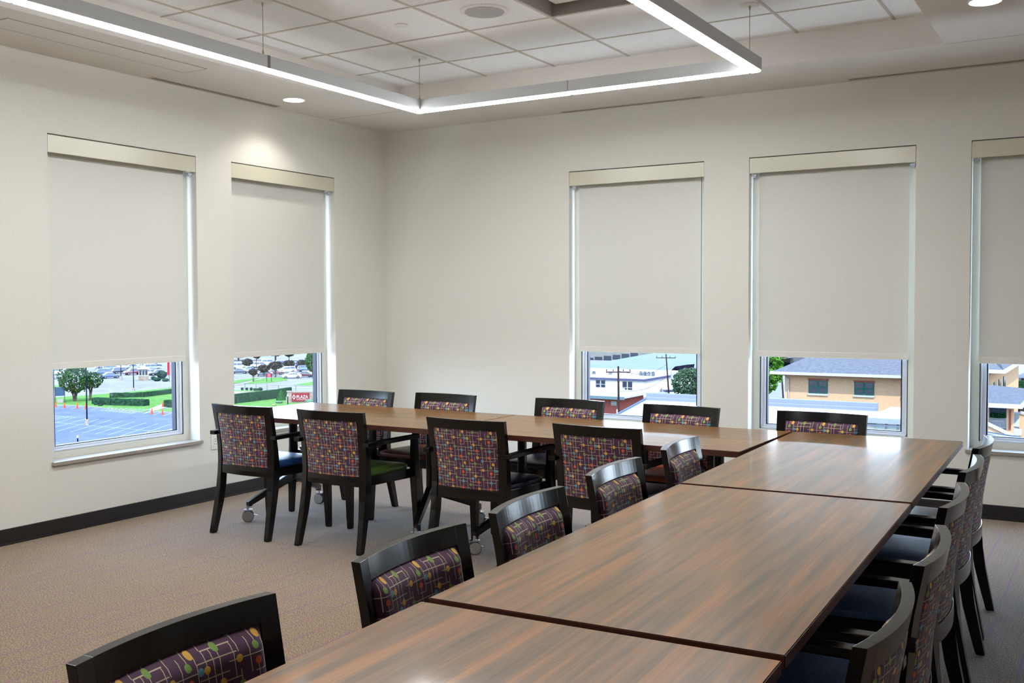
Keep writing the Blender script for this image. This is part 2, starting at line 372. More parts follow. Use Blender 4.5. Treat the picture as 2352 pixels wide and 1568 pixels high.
def shade(M, wdt, label, chain_side, zb):
    o = thing('roller_shade', label, 'window shade', M @ Vector((wdt/2, .03, 0)), 0, 'roller shades in the windows')
    Mi = Matrix.Translation(-o.location) @ M
    def bx(bm, *a, mi=0): box(bm, *a, mi=mi, M=Mi)
    b = B(); bx(b, .003, wdt-.003, .002, .012, 2.406, ZT-.007); bx(b, .003, wdt-.003, .012, .085, ZT-.016, ZT-.007)
    obj('fascia', b, FASCIA, o, bevel=.0015)
    b = B(); p = Mi @ Vector((.03, .055, 2.462)); q = Mi @ Vector((wdt-.03, .055, 2.462)); disc(b, p, q-p, [(.026, 0), (.026, (q-p).length)], 20); obj('roller_tube', b, SHADEM, o, smooth=True)
    b = B(); bx(b, .052, wdt-.052, .080, .0815, zb+.04, 2.47); obj('shade_cloth', b, SHADEM, o)
    b = B(); bx(b, .052, wdt-.052, .0765, .0850, zb, zb+.042); obj('hem_bar', b, mat('shade_hem', (224, 222, 212), .8, noise=.02, scale=60), o, bevel=.003)
    for s in chain_side:
        b = B(); u = .028 if s < 0 else wdt-.028
        bx(b, u-.018, u+.018, .03, .06, 2.385, 2.402); bx(b, u-.011, u+.011, .034, .056, 2.376, 2.385)
        obj('bracket', b, mat('bracket_plastic', (190, 198, 214), .35), o, bevel=.002, label='small pale bracket')
    return o
def Mleft(y0): return Matrix(((0, -1, 0, 0), (1, 0, 0, y0), (0, 0, 1, 0), (0, 0, 0, 1)))
def Mback(x0): return Matrix(((1, 0, 0, x0), (0, 1, 0, 0), (0, 0, 1, 0), (0, 0, 0, 1)))
shl = [('pale roller shade on the left wall, in the window above the parking lot stripes', (1,)), ('pale roller shade on the left wall, in the window nearest the corner', (1,))]
for (a, c), (lb, s) in zip(LW, shl): window(Mleft(a), c-a); shade(Mleft(a), c-a, lb, s, 1.036)
shr = [('pale roller shade over the view of the white flat-roofed building, right of the corner', (-1,)),
       ('pale roller shade over the view of the tan brick building', (-1, 1)),
       ('pale roller shade cut off by the right edge, above the porch view', (-1,)),
       ('pale roller shade beyond the right edge of the view', (-1,))]
for i, ((a, c), (lb, s)) in enumerate(zip(RW, shr)): window(Mback(a), c-a); shade(Mback(a), c-a, lb, s, (1.052, 1.045, 1.033, 1.033)[i])

# wall outlets
def outlet(y, label):
    o = thing('wall_outlet', label, 'outlet', (0, y, .433)); b = B(); box(b, 0, .006, -.036, .036, -.058, .058); obj('cover_plate', b, WHITEP, o, bevel=.002)
    b = B(); box(b, .006, .009, -.018, .018, -.042, .042); obj('socket', b, WHITEP, o, bevel=.001)
    b = B()
    for z in (-.024, .012): box(b, .0088, .0098, -.009, -.006, z, z+.011); box(b, .0088, .0098, .006, .009, z, z+.009)
    box(b, .0088, .0098, -.004, .004, -.003, .003); obj('socket_slot', b, SLOT, o)
outlet(-2.084, 'white wall outlet behind the leftmost chair, below the sill')

# ------------------------------------------------------------------ ceiling fittings
def slot_vent(loc, length, along_x, label):
    o = thing('slot_diffuser', label, 'air vent', loc, 0 if along_x else PI/2, 'linear slot diffusers along the wall tops')
    b = B(); h = length/2
    for v in (-.030, -.004, .022): box(b, -h, h, v, v+.008, -.004, 0)
    box(b, -h-.012, -h, -.03, .03, -.004, 0); box(b, h, h+.012, -.03, .03, -.004, 0)
    obj('frame', b, mat('vent_white', (206, 198, 186), .5), o)
    b = B(); box(b, -h, h, -.022, -.004, -.0022, -.0006); box(b, -h, h, .004, .022, -.0022, -.0006); obj('slot', b, SLOT, o, label='dark open slots')
slot_vent((.062, -2.053, H), 1.21, False, 'long slot vent above the left wall windows')
slot_vent((2.444, -.05, H), 1.18, True, 'long slot vent above the middle of the back wall')
slot_vent((4.95, -.08, H), 1.64, True, 'long slot vent at the upper right, running out of view')
o = thing('access_panel', 'flush rectangular access panel in the left soffit', 'ceiling panel', (.475, -3.35, H)); b = B(); box(b, -.105, .105, -.70, .70, -.003, 0)
obj('panel', b, SOFFIT, o); b = B()
for s in (-1, 1): box(b, s*.107-.0018, s*.107+.0018, -.702, .702, -.0034, 0); box(b, -.107, .107, s*.702-.0018, s*.702+.0018, -.0034, 0)
obj('panel_seam', b, mat('seam_grey', (150, 146, 138), .8), o)

def downlight(loc, label, energy):
    o = thing('downlight', label, 'ceiling light', loc, 0, 'round recessed downlights')
    b = B(); disc(b, (0, 0, 0), (0, 0, 1), [(.088, -.004), (.088, 0), (.078, 0), (.078, -.004)], 32); obj('trim_ring', b, WHITEP, o, smooth=True)
    b = B(); disc(b, (0, 0, 0), (0, 0, -1), [(.077, .003), (.077, .0052)], 32); obj('lamp_lens', b, BULB, o, smooth=True, label='glowing round lens')
    l = bpy.data.lights.new('downlight_beam', 'SPOT'); l.energy = energy; l.spot_size = math.radians(126); l.spot_blend = .55; l.shadow_soft_size = .04; l.color = (1, .96, .9)
    lo = bpy.data.objects.new('downlight_beam', l); COL.objects.link(lo); lo.parent = o; lo.location = (0, 0, -.02)
downlight((.353, -1.574, H), 'round glowing downlight near the corner, left of the hanging light', 13)
downlight((5.152, -1.62, H), 'round downlight at the top right edge', 8)
def ceiling_round(name, loc, prof, m, label, cat, inner=None):
    o = thing(name, label, cat, loc)
    b = B(); disc(b, (0, 0, 0), (0, 0, -1), prof, 32); obj('ring' if inner else 'cover_plate', b, m, o, smooth=True)
    if inner: b = B(); disc(b, (0, 0, 0), (0, 0, -1), inner, 32); obj('grille', b, GREYP, o, smooth=True, label='grey perforated grille')
ceiling_round('ceiling_speaker', (2.492, -2.25, H2), [(.148, 0), (.146, .006), (.125, .009)], WHITEP, 'round ceiling speaker with a grey perforated grille', 'speaker', [(.122, .006), (.118, .011), (.02, .012)])
ceiling_round('sprinkler_cover', (1.884, -2.262, H2), [(.042, 0), (.042, .006), (.038, .008)], WHITEP, 'small white sprinkler cover plate on a ceiling tile', 'sprinkler')

# suspended linear light, three runs
LZ = 2.80
light = thing('suspended_linear_light', 'grey U-shaped suspended linear light with glowing white lenses, hung on thin cables', 'ceiling light', (1.47, -1.50, H2))
def run(p0, p1, lens0=.012, lens1=.012):
    p0, p1 = Vector((*p0, 0)), Vector((*p1, 0)); d = (p1-p0).normalized(); s = Vector((-d.y, d.x, 0)); base = Vector((-1.47, 1.50, LZ-H2))
    wd, ht = .074, .085
    b = B(); rg = lambda p: [base+p+s*wd/2+Vector((0, 0, .012)), base+p+s*wd/2+Vector((0, 0, ht)), base+p-s*wd/2+Vector((0, 0, ht)), base+p-s*wd/2+Vector((0, 0, .012))]
    ring_loft(b, [rg(p0+d*.002), rg(p1-d*.002)]); obj('housing', b, HOUSING, light, bevel=.0015)
    b = B(); wl = .066; rg = lambda p: [base+p+s*wl/2+Vector((0, 0, .013)), base+p-s*wl/2+Vector((0, 0, .013)), base+p-s*wl/2+Vector((0, 0, .004)), base+p-s*wl*.3+Vector((0, 0, 0)), base+p+s*wl*.3+Vector((0, 0, 0)), base+p+s*wl/2+Vector((0, 0, .004))]
    ring_loft(b, [rg(p0+d*lens0), rg(p1-d*lens1)]); obj('lens', b, LENS, light, label='glowing white lens')
def end_cap(x, y, along_y=True):
    b = B(); hx_, hy_ = (.0375, .012) if along_y else (.012, .0375); box(b, x-1.47-hx_, x-1.47+hx_, y+1.50-hy_, y+1.50+hy_, LZ-H2+.0125, LZ-H2+.0857)
    obj('end_cap', b, mat('end_cap_grey', (126, 126, 124), .5), light)
ax, bx_, yy = 1.475, 3.905, -1.515
for q in ((1.487, -3.05), (1.505, -4.62), (1.52, -6.19), (3.89, -3.15), (3.875, -4.75)): end_cap(*q)
run((ax, -1.478), (ax+.012, -3.05)); run((ax+.012, -3.05), (ax+.03, -4.62)); run((ax+.03, -4.62), (ax+.045, -6.19)); run((ax+.045, -6.19), (ax+.06, -7.76))
run((ax+.037, yy), (2.689, yy-.01), .004); run((2.689, yy-.01), (bx_-.037, yy-.015), .012, .004)
run((bx_, -1.495), (bx_-.015, -3.15)); run((bx_-.015, -3.15), (bx_-.03, -4.75)); run((bx_-.03, -4.75), (bx_-.045, -6.35)); run((bx_-.045, -6.35), (bx_-.06, -7.9))
for x, y in ((1.473, -1.501), (3.883, -1.543), (1.506, -3.078), (1.52, -6.19), (3.87, -4.75)):
    b = B(); lx, ly = x-1.47, y+1.50
    disc(b, (lx, ly, 0), (0, 0, -1), [(.056, 0), (.056, .004), (.012, .007)], 24); c_ = obj('canopy', b, WHITEP, light, smooth=True)
    b = B(); tube(b, [(lx, ly, -.006), (lx, ly, LZ+.085-H2)], .0022, 6); disc(b, (lx, ly, 0), (0, 0, -1), [(.006, .006), (.006, .02), (.003, .032)], 10)
    disc(b, (lx, ly, LZ+.083-H2), (0, 0, 1), [(.007, 0), (.006, .02), (.002, .035)], 10); obj('suspension_cable', b, mat('cable_steel', (176, 164, 140), .4, .6), light)

# ------------------------------------------------------------------ tables
TH = .733
def make_caster(parent, x, y, ang, brake):
    c = bpy.data.objects.new('caster', None); COL.objects.link(c); c.parent = parent; c.location = (x, y, 0); c.rotation_euler = (0, 0, ang)
    b = B(); disc(b, (0, -.022, .038), (0, 1, 0), [(.034, 0), (.038, .004), (.038, .016), (.026, .020), (.026, .024), (.038, .028), (.038, .040), (.034, .044)], 28); obj('wheel', b, RUBBER, c, smooth=True)
    for s in (-1, 1): b = B(); disc(b, (0, s*.022, .038), (0, s, 0), [(.0345, 0), (.0335, .003), (.01, .004)], 28); obj('wheel_cap', b, CAP, c, smooth=True, label='pale grey round cap')
    b = B(); disc(b, (0, 0, .07), (0, 0, 1), [(.010, 0), (.010, .04)], 12); bar(b, (-.03, 0, .079), (.03, 0, .079), .036, .008)
    obj('fork', b, CHROME, c)
    if brake: b = B(); bar(b, (.034, 0, .045), (.062, 0, .038), .022, .006); obj('brake_lever', b, CHROME, c)
def table(name, cx, cy, L, Wd, rot, label, bases, yb=0):
    """local x along the length; bases = [(caster x, column x)] in local coordinates"""
    o = thing(name, label, 'table', (cx, cy, 0), rot, 'mobile conference tables')
    b = B(); box(b, -L/2, L/2, -Wd/2, Wd/2, TH-.030, TH)
    bmesh.ops.recalc_face_normals(b, faces=b.faces[:])
    for f in b.faces: f.material_index = 0 if f.normal.z > .9 else 1
    es = [e for e in b.edges]; bmesh.ops.bevel(b, geom=es, offset=.0022, segments=2, affect='EDGES', material=1)
    obj('tabletop', b, [WOODTOP, EDGE], o)
    b = B(); box(b, bases[0][1], bases[-1][1], yb-.02, yb+.02, TH-.085, TH-.032); obj('stretcher_beam', b, BLACKMETAL, o, bevel=.003)
    for xc, xk in bases:
        b = B(); ring_loft(b, [[(xk+.024*math.cos(a), yb+.036*math.sin(a), z) for a in [2*PI*k/16 for k in range(16)]] for z in (.245, TH-.05)]); box(b, xk-.05, xk+.05, yb-.2, yb+.2, TH-.05, TH-.03)
        obj('column', b, BLACKMETAL, o, smooth=True)
        for s in (-1, 1):
            ye = yb+s*.355
            b = B(); bar(b, (xk, yb+s*.01, .27), (xc, ye, .118), .038, .06, w1=.032, h1=.034); bar(b, (xc, ye-s*.012, .128), (xc, ye-s*.012, .10), .03, .03, up=Vector((0, 1, 0)))
            obj('foot_arm', b, BLACKMETAL, o, bevel=.004, smooth=True)
            make_caster(o, xc, ye, {1: .25, -1: .75}[s]-rot, True)
    return o
table('conference_table', 1.57, -2.26, 1.74, .90, 0, 'wood-topped table at the far left end of the row under the left window', [(-.78, -.70), (.60, .46)], .08)
table('conference_table', 3.332, -2.26, 1.772, .90, 0, 'wood-topped table in the middle of the back row, below the middle window', [(-.743, -.63), (.70, .60)], .08)
RB = math.radians(-88.2)
def along_B(y): return 5.093 + (y+1.784)*(5.211-5.093)/(-5.422+1.784)
for lb, y0, y1, nm in (('wood-topped table at the far right corner, reflecting the windows', -1.795, -3.635, 'a'), ('wood-topped table in the middle of the long arm', -3.66, -5.445, 'b'), ('nearest wood-topped table, cut off by the bottom edge', -5.475, -7.30, 'c')):
    ym = (y0+y1)/2; xm = along_B(ym)-.434
    table('conference_table', xm, ym, y0-y1-.002, .865, RB, lb, [(-.74, -.62), (.74, .62)])

# ------------------------------------------------------------------ chairs
BOW = .034
def ypost(z):                                       # centre line of the rear posts
    P = [(0, -.262), (.1, -.240), (.2, -.219), (.3, -.200), (.38, -.190), (.46, -.186), (.56, -.191), (.66, -.205), (.76, -.223), (.825, -.2357)]
    for (a, p), (c, q) in zip(P, P[1:]):
        if z <= c: t_ = (z-a)/(c-a); return p+(q-p)*t_
    return P[-1][1]
def xpost(z): return .222 + .013*max(0, (z-.42)/.4) if z > .42 else .222
def ybow(x, z): return ypost(z) - BOW*(1-min(1, (x/.254)**2))*min(1, max(0, (z-.2)/.2))
def pdepth(z): return .050 if z < .40 else max(.027, .050-.023*(z-.40)/.24)
def slab(bm, a0, a1, z0, z1, r_off, f_off, pf=0, pr=0, nx=14, nz=6, uvs=None, wood=True, round_=.0):
    """bowed panel across the back; half-width a0 at the bottom to a1 at the top; pf / pr pad the front / rear outwards"""
    def puff(i, j): 
        s = math.sin(PI*min(max(i/nx, 0), 1)); t_ = math.sin(PI*j/nz)
        return (min(1, s*4.2)**.5)*(min(1, t_*3.2)**.5)
    uvl = bm.loops.layers.uv.new('UVMap')
    G = {}
    for side in (0, 1):
        for i in range(nx+1):
            for j in range(nz+1):
                z = z0+(z1-z0)*j/nz; a = a0+(a1-a0)*j/nz; x = -a+2*a*i/nx
                y = ybow(x, z) + (f_off + pf*puff(i, j) if side else r_off - pr*puff(i, j))
                G[side, i, j] = bm.verts.new((x, y, z))
    def F(vs, s):
        f = bm.faces.new(vs)
        for l in f.loops:
            x, z = l.vert.co.x, l.vert.co.z
            l[uvl].uv = (((x+.170) if s == 0 else (-x+.160))/.172, (.757-z)/.172)
    for i in range(nx):
        for j in range(nz):
            F((G[0, i, j], G[0, i+1, j], G[0, i+1, j+1], G[0, i, j+1]), 0); F((G[1, i, j], G[1, i, j+1], G[1, i+1, j+1], G[1, i+1, j]), 1)
    for i in range(nx):
        for j, s in ((0, 1), (nz, 0)): F((G[0, i, j], G[1, i, j], G[1, i+1, j], G[0, i+1, j]), 1)
    for j in range(nz):
        for i in (0, nx): F((G[0, i, j], G[1, i, j], G[1, i, j+1], G[0, i, j+1]), 1)
def make_chair(seat_mat, lab):
    t = thing('armchair', lab, 'chair', (0, 0, 0), 0, 'armchairs around the conference tables')
    for s in (-1, 1):
        b = B(); rings = []
        for z, xo, w_, d_ in ((0, .256, .030, .032), (.012, .2555, .034, .036), (.1, .253, .036, .042), (.2, .250, .039, .047), (.3, .248, .042, .051), (.38, .247, .044, .051), (.46, .247, .045, .046), (.54, .248, .0455, .039), (.62, .249, .0455, .032), (.70, .251, .045, .028), (.822, .254, .045, .027)):
            xi = xo-w_; yr = ypost(z)-.0135-(d_-.027)*.4; yo = BOW*(1-(xi/.254)**2)*min(1, max(0, (z-.2)/.2))
            rings.append([(s*xo, yr, z), (s*xi, yr-yo, z), (s*xi, yr-yo+d_, z), (s*xo, yr+d_, z)])
        ring_loft(b, rings); obj('rear_leg', b, BLACKWOOD, t, bevel=.001)
        b = B(); rings = []
        for z, x, y, w_, d_ in ((0, .268, .256, .028, .028), (.012, .268, .256, .032, .032), (.2, .266, .250, .040, .040), (.38, .262, .243, .046, .050), (.46, .262, .240, .042, .048), (.624, .264, .236, .034, .040)):
            rings.append([(s*x-w_/2, y-d_/2, z), (s*x+w_/2, y-d_/2, z), (s*x+w_/2, y+d_/2, z), (s*x-w_/2, y+d_/2, z)])
        ring_loft(b, rings); obj('front_leg', b, BLACKWOOD, t, bevel=.003)
        b = B(); rings = []
        for y, x, z in ((-.235, .266, .634), (-.10, .272, .637), (.10, .274, .637), (.262, .266, .634)):
            rings.append([(s*x-.0215, y, z-.0125), (s*x+.0215, y, z-.0125), (s*x+.0215, y, z+.0125), (s*x-.0215, y, z+.0125)])
        ring_loft(b, rings); obj('armrest', b, BLACKWOOD, t, bevel=.003)
    b = B(); slab(b, .2075, .2095, .768, .822, -.0135, .0135, nx=20, nz=2); obj('top_rail', b, BLACKWOOD, t, bevel=.0008)
    b = B(); slab(b, .202, .2035, .383, .442, -.017, .017, nx=16, nz=2); obj('back_rail', b, BLACKWOOD, t, bevel=.002)
    b = B(); slab(b, .2035, .2085, .440, .770, -.010, .001, pr=.006, nx=24, nz=16); obj('back_panel', b, FABRIC, t, smooth=True, label='patterned purple fabric panel')
    b = B(); slab(b, .2020, .2065, .452, .766, .000, .010, pf=.028, nx=30, nz=20); obj('back_cushion', b, FABRIC, t, smooth=True, label='padded purple patterned cushion')
    b = B(); poly_prism(b, [(-.208, -.20, .378), (.208, -.20, .378), (.243, .232, .378), (-.243, .232, .378)], (0, 0, .057)); obj('seat_frame', b, BLACKWOOD, t, bevel=.003)
    b = B(); n = 12; G = []
    for k, (ins, z) in enumerate(((.004, .435), (0, .446), (.002, .458), (.014, .466), (.05, .473), (.12, .478))):
        ring = []
        N = 40
        for i in range(N):
            a = 2*PI*i/N; c_, s_ = math.cos(a), math.sin(a); e_ = .28
            ux = math.copysign(abs(c_)**e_, c_); uy = math.copysign(abs(s_)**e_, s_)
            y = .025 + uy*(.222-ins); wx = .206+(y+.20)/.44*.034-ins; ring.append((ux*wx, y, z))
        G.append(ring)
    ring_loft(b, G); obj('seat', b, seat_mat, t, smooth=True)
    return t
SEATS = dict(blue=mat('blue_vinyl', (26, 66, 128), .38, noise=.12, scale=60, bump=.5, bscale=160), green=mat('green_vinyl', (70, 96, 34), .4, noise=.1, scale=40, bump=.3, bscale=160),
             rust=mat('rust_vinyl', (98, 44, 26), .4, noise=.1, scale=40, bump=.3, bscale=160), navy=mat('navy_vinyl', (18, 26, 52), .34, noise=.1, scale=40, bump=.3, bscale=160),
             denim=mat('denim_blue_vinyl', (78, 112, 166), .5, noise=.3, scale=120, stretch=(1, 6, 1), bump=.5, bscale=160), orange=mat('orange_vinyl', (176, 76, 26), .4, noise=.1, scale=40, bump=.3, bscale=160))
D = math.radians
chairs = [
 (1.087, -2.634, D(-1.2), 'blue', 'dark armchair with a blue seat, back to us, leftmost of the front row'),
 (1.79, -2.621, D(-0.4), 'green', 'dark armchair with a green seat, back to us, beside the blue-seated one'),
 (2.73, -2.6, D(-0.8), 'navy', 'dark armchair with its back to us, right of the green-seated one'),
 (3.493, -2.534, D(-2.4), 'navy', 'dark armchair with its back to us, nearest the corner where the tables meet'),
 (1.087, -1.892, PI+D(-2), 'rust', 'dark armchair facing us behind the table, leftmost, just right of the left window'),
 (1.747, -1.84, PI+D(-1.8), 'rust', 'dark armchair facing us with a rust seat, second from the left behind the table'),
 (2.69, -1.791, PI+D(-2.2), 'navy', 'dark armchair facing us, at the left edge of the middle window'),
 (3.461, -1.833, PI+D(-6), 'orange', 'dark armchair facing us below the window with the green tree'),
 (4.316, -1.811, PI+D(-2), 'navy', 'dark armchair facing us at the far end of the long arm, below the tan building'),
 (4.448, -6.092, -PI/2+D(2), 'navy', 'nearest dark armchair, its back cut off at the lower left'),
 (4.419, -5.287, -PI/2+D(3), 'navy', 'dark armchair on the left of the long arm, second from us'),
 (4.395, -4.625, -PI/2+D(4), 'navy', 'dark armchair on the left of the long arm, third from us'),
 (4.35, -3.887, -PI/2+D(2.9), 'navy', 'dark armchair on the left of the long arm, fourth from us'),
 (4.326, -3.135, -PI/2+D(5), 'navy', 'farthest dark armchair on the left side of the long arm, by the inner corner'),
 (5.017, -2.468, PI/2+D(1), 'navy', 'farthest dark armchair on the right side, against the right window sill'),
 (5.05, -3.158, PI/2+D(1), 'denim', 'dark armchair on the right side, second from the window'),
 (5.084, -3.895, PI/2+D(1.5), 'denim', 'dark armchair on the right side, third from the window'),
 (5.132, -4.667, PI/2+D(2.8), 'denim', 'dark armchair on the right side, fourth from the window'),
 (5.146, -5.327, PI/2+D(1.1), 'green', 'nearest dark armchair on the right side, at the lower right')]
proto = None
for i, (x, y, r_, s_, lab) in enumerate(chairs):
    if proto is None: c = proto = make_chair(SEATS[s_], lab)
    else:
        c = copy_tree(proto); c['label'] = lab
        for ch in c.children:
            if ch.name.startswith('seat') and not ch.name.startswith('seat_frame'):
                ch.data = ch.data.copy(); ch.data.materials[0] = SEATS[s_]
    c.location = (x, y, 0); c.rotation_euler = (0, 0, r_)

#EXTERIOR
# ------------------------------------------------------------------ the street outside, one storey after another below
_mat = mat
def mat(name, rgb, *a, **k):             # outdoor surfaces: measured against daylight, so darker albedos than indoors
    if name in MATS: return MATS[name]
    dk = lambda c: tuple(255*((12.92*v) if v <= .0031308 else 1.055*v**(1/2.4)-.055) for v in [x*.24 for x in lin(c)])
    k.setdefault('spec', .5 if 'glass' in name or 'car_paint' in name else 0)
    if 'rgb2' in k: k['rgb2'] = dk(k['rgb2'])
    return _mat(name, dk(rgb), *a, **k)
ASPH = mat('asphalt', (112, 122, 146), .9, noise=.10, scale=.25, detail=6)
CONC = mat('street_concrete', (150, 148, 146), .9, noise=.10, scale=.15, detail=6)
WALK = mat('pale_concrete', (176, 166, 158), .9, noise=.05, scale=.5)
GRASS = mat('grass', (104, 146, 76), .95, noise=.18, scale=1.2, detail=6)
HEDGE = mat('hedge_green', (42, 72, 52), .9, noise=.5, scale=3, detail=6, bump=1, bscale=5)
LINE = mat('white_road_paint', (188, 196, 208), .8)
LEAF = mat('leaf_green', (56, 92, 48), .8, noise=.5, scale=2.5, detail=4)
LEAFD = mat('leaf_dark', (44, 66, 52), .8, noise=.5, scale=1.5, detail=4)
LEAFR = mat('crape_myrtle_leaf', (84, 66, 68), .8, rgb2=(44, 62, 50), scale=2.0, detail=4)
LEAFB = mat('leaf_bright', (78, 130, 44), .8, noise=.5, scale=2, detail=4)
BARK = mat('bark', (92, 80, 74), .9, noise=.2, scale=3)
POLE = mat('dark_pole', (34, 38, 54), .5)
WPOLE = mat('pale_pole', (190, 196, 204), .5)
UPOLE = mat('utility_pole_wood', (70, 54, 54), .9, noise=.2, scale=4, stretch=(1, 1, .1))
BRICK = mat('tan_brick', (228, 186, 146), .9, noise=.08, scale=3, stretch=(1, 1, 6), detail=5)
RBRICK = mat('red_brick', (176, 98, 86), .9, noise=.12, scale=3, stretch=(1, 1, 6))
STONE = mat('sign_stone', (158, 144, 130), .9, noise=.25, scale=2.5)
SHING = mat('blue_grey_shingle', (112, 114, 120), .9, noise=.22, scale=4, stretch=(1, 3, 3), detail=6)
METALR = mat('pale_metal_roof', (176, 174, 166), .6, .1)
WHITEB = mat('white_stucco', (240, 234, 222), .9, noise=.04, scale=1, stretch=(1, 1, 4))
TRIMW = mat('white_trim', (205, 202, 200), .7)
GREENF = mat('green_window_frame', (44, 112, 96), .6)
DGLASS = mat('dark_window_glass', (30, 44, 66), .15)
GGLASS = mat('grey_window_glass', (118, 142, 140), .3)
REDP = mat('burgundy_panel', (150, 52, 58), .6)
RED = mat('bright_red', (196, 30, 54), .6)
ORANGE = mat('cone_orange', (255, 92, 50), .6)
TYRE = mat('tyre', (24, 24, 30), .8)
HUB = mat('wheel_hub', (150, 154, 162), .4, .4)
def flat(name, pts, m, z, parent=None, **kw):
    b = B(); poly_prism(b, [Vector((p[0], p[1], GZ+z)) for p in pts], (0, 0, .03)); return obj(name, b, m, parent, **kw)
def gp(*a): return [ground(x, y) for x, y in a]
b = B(); box(b, -900, 400, 12, 900, GZ-.3, GZ); box(b, -900, -8, -300, 12, GZ-.3, GZ); struct('ground', b, CONC)
def lawn(name, pts, label):
    o = flat(name, gp(*pts), GRASS, .02); o['kind'] = 'stuff'; o['label'] = label; o['category'] = 'lawn'; return o
lawn('lawn', [(20, 925), (110, 929), (195, 932), (330, 947), (400, 921), (440, 905), (440, 886), (397, 890), (330, 897), (260, 903), (200, 908), (110, 914), (20, 915)], 'green lawn with the trees and hedges, above the striped parking lot')
lawn('lawn', [(353, 943), (440, 930), (440, 955), (400, 951)], 'small patch of grass right of the walkway at the striped lot')
lawn('lawn', [(20, 890), (110, 885), (136, 885), (130, 896), (20, 900)], 'small green strip left of the big tree, beyond the street')
lawn('lawn', [(500, 955), (640, 945), (760, 925), (760, 912), (700, 905), (640, 901), (500, 913)], 'green lawn below the stone sign')
lawn('lawn', [(500, 898), (538, 896), (626, 898), (560, 899), (500, 902)], 'thin grass strip with small round shrubs')
lawn('lawn', [(500, 878), (538, 874), (590, 868), (605, 868), (538, 881), (500, 884)], 'green median left of the diagonal footpath')
lawn('lawn', [(556, 882), (607, 869), (650, 866), (662, 873), (612, 880)], 'green median with the red sign')
lawn('lawn', [(674, 884), (720, 876), (760, 870), (760, 887), (716, 885)], 'green island at the right of the left view')
lawn('lawn', [(1430, 829), (1475, 812), (1520, 805), (1530, 812), (1500, 819), (1465, 827)], 'green slope beside the far parking structure')
# striped parking lot
lot = flat('parking_lot', gp((20, 927), (110, 931), (195, 934), (330, 949), (400, 944.5), (470, 952), (500, 1100), (20, 1100)), ASPH, .03); lot['kind'] = 'structure'
b = B()
def zq(x, y): return ground(110+x/6.27, 820+y/6.27)
def stripe(p, q, wd=.10):
    p, q = zq(*p), zq(*q); bar(b, p+Vector((0, 0, .075)), q+Vector((0, 0, .075)), wd, .02)
stripe((-100, 930), (1560, 1075))
for k in range(-4, 8): stripe((325+178*k, 1085+15*k), (910+170*k, 912+12.5*k))
for k in range(0, 6): stripe((60+140*k, 738+7*k), (260+132*k, 692+6*k))
for k in range(-1, 8): stripe((870+50*k, 784+4*k), (1010+66*k, 736+3*k), .18)
stripe((755, 772), (1220, 815)); stripe((1220, 815), (1470, 752))
for k in range(3): stripe((1370+150*k, 826+12*k), (1560+140*k, 766+12*k))
stripe((70, 845), (300, 865)); stripe((70, 870), (440, 868)); stripe((75, 915), (350, 862)); stripe((0, 1245), (160, 1238))
obj('painted_lines', b, LINE, lot)
o = flat('sidewalk', gp((338, 942), (352, 945), (440, 919), (440, 914), (397, 918)), WALK, .045); o['kind'] = 'structure'
o = flat('footpath', gp((545, 884), (552, 884), (606, 869), (601, 869)), WALK, .06); o['kind'] = 'structure'
o = flat('driveway', gp((500, 902), (538, 899), (625, 902), (590, 906), (538, 912), (500, 916)), WALK, .05); o['kind'] = 'structure'
b = B()
cl = gp((20, 926), (110, 930.5), (195, 933.5), (262, 941), (330, 948.5))
for p, q in zip(cl, cl[1:]): bar(b, p+Vector((0, 0, .08)), q+Vector((0, 0, .08)), .18, .16)
cl = gp((362, 946), (400, 950), (440, 956))
for p, q in zip(cl, cl[1:]): bar(b, p+Vector((0, 0, .08)), q+Vector((0, 0, .08)), .18, .16)
o = obj('curb', b, WALK); o['kind'] = 'structure'

def facing(p): return math.atan2(CX-p.x, -(CY-p.y))
def dist(p): return math.hypot(CX-p.x, CY-p.y)
def px2m(p, n): return n*dist(p)/FPX
def hedge(pts, h, wd, label):
    P = gp(*pts); c = sum(P, Vector())/len(P); o = thing('clipped_hedge', label, 'hedge', c); rnd = random.Random(3)
    b = B()
    for p, q in zip(P, P[1:]):
        p, q = p-c, q-c; d = (q-p); L = d.length; n = max(2, int(L/.7)); d.normalize(); s = Vector((-d.y, d.x, 0)); rings = []
        for i in range(n+1):
            m_ = p+d*(L*i/n); r = lambda: rnd.uniform(-.07, .07)
            rings.append([m_+s*(wd/2+r())+Vector((0, 0, 0)), m_+s*(wd/2+r())+Vector((0, 0, h*.6)), m_+s*(wd/2-.12)+Vector((0, 0, h+r())), m_+Vector((0, 0, h+r()+.03)), m_-s*(wd/2-.12)+Vector((0, 0, h+r())), m_-s*(wd/2+r())+Vector((0, 0, h*.6)), m_-s*(wd/2+r())])
        ring_loft(b, rings)
    obj('foliage', b, HEDGE, o, smooth=True); return o
hedge([(219, 927), (262, 930), (337, 932)], 1.15, 1.7, 'long low clipped hedge at the lot edge, behind the orange cone')
hedge([(252, 914), (330, 912), (440, 898)], .95, .7, 'straight dark hedge running behind the low clipped hedge')
hedge([(382, 934), (440, 936)], 1.2, 1.6, 'short clipped hedge at the right edge of the left window')
hedge([(500, 934), (538, 926.5), (640, 914), (665, 909)], 1.7, 1.2, 'long dark clipped hedge leading up to the stone sign')
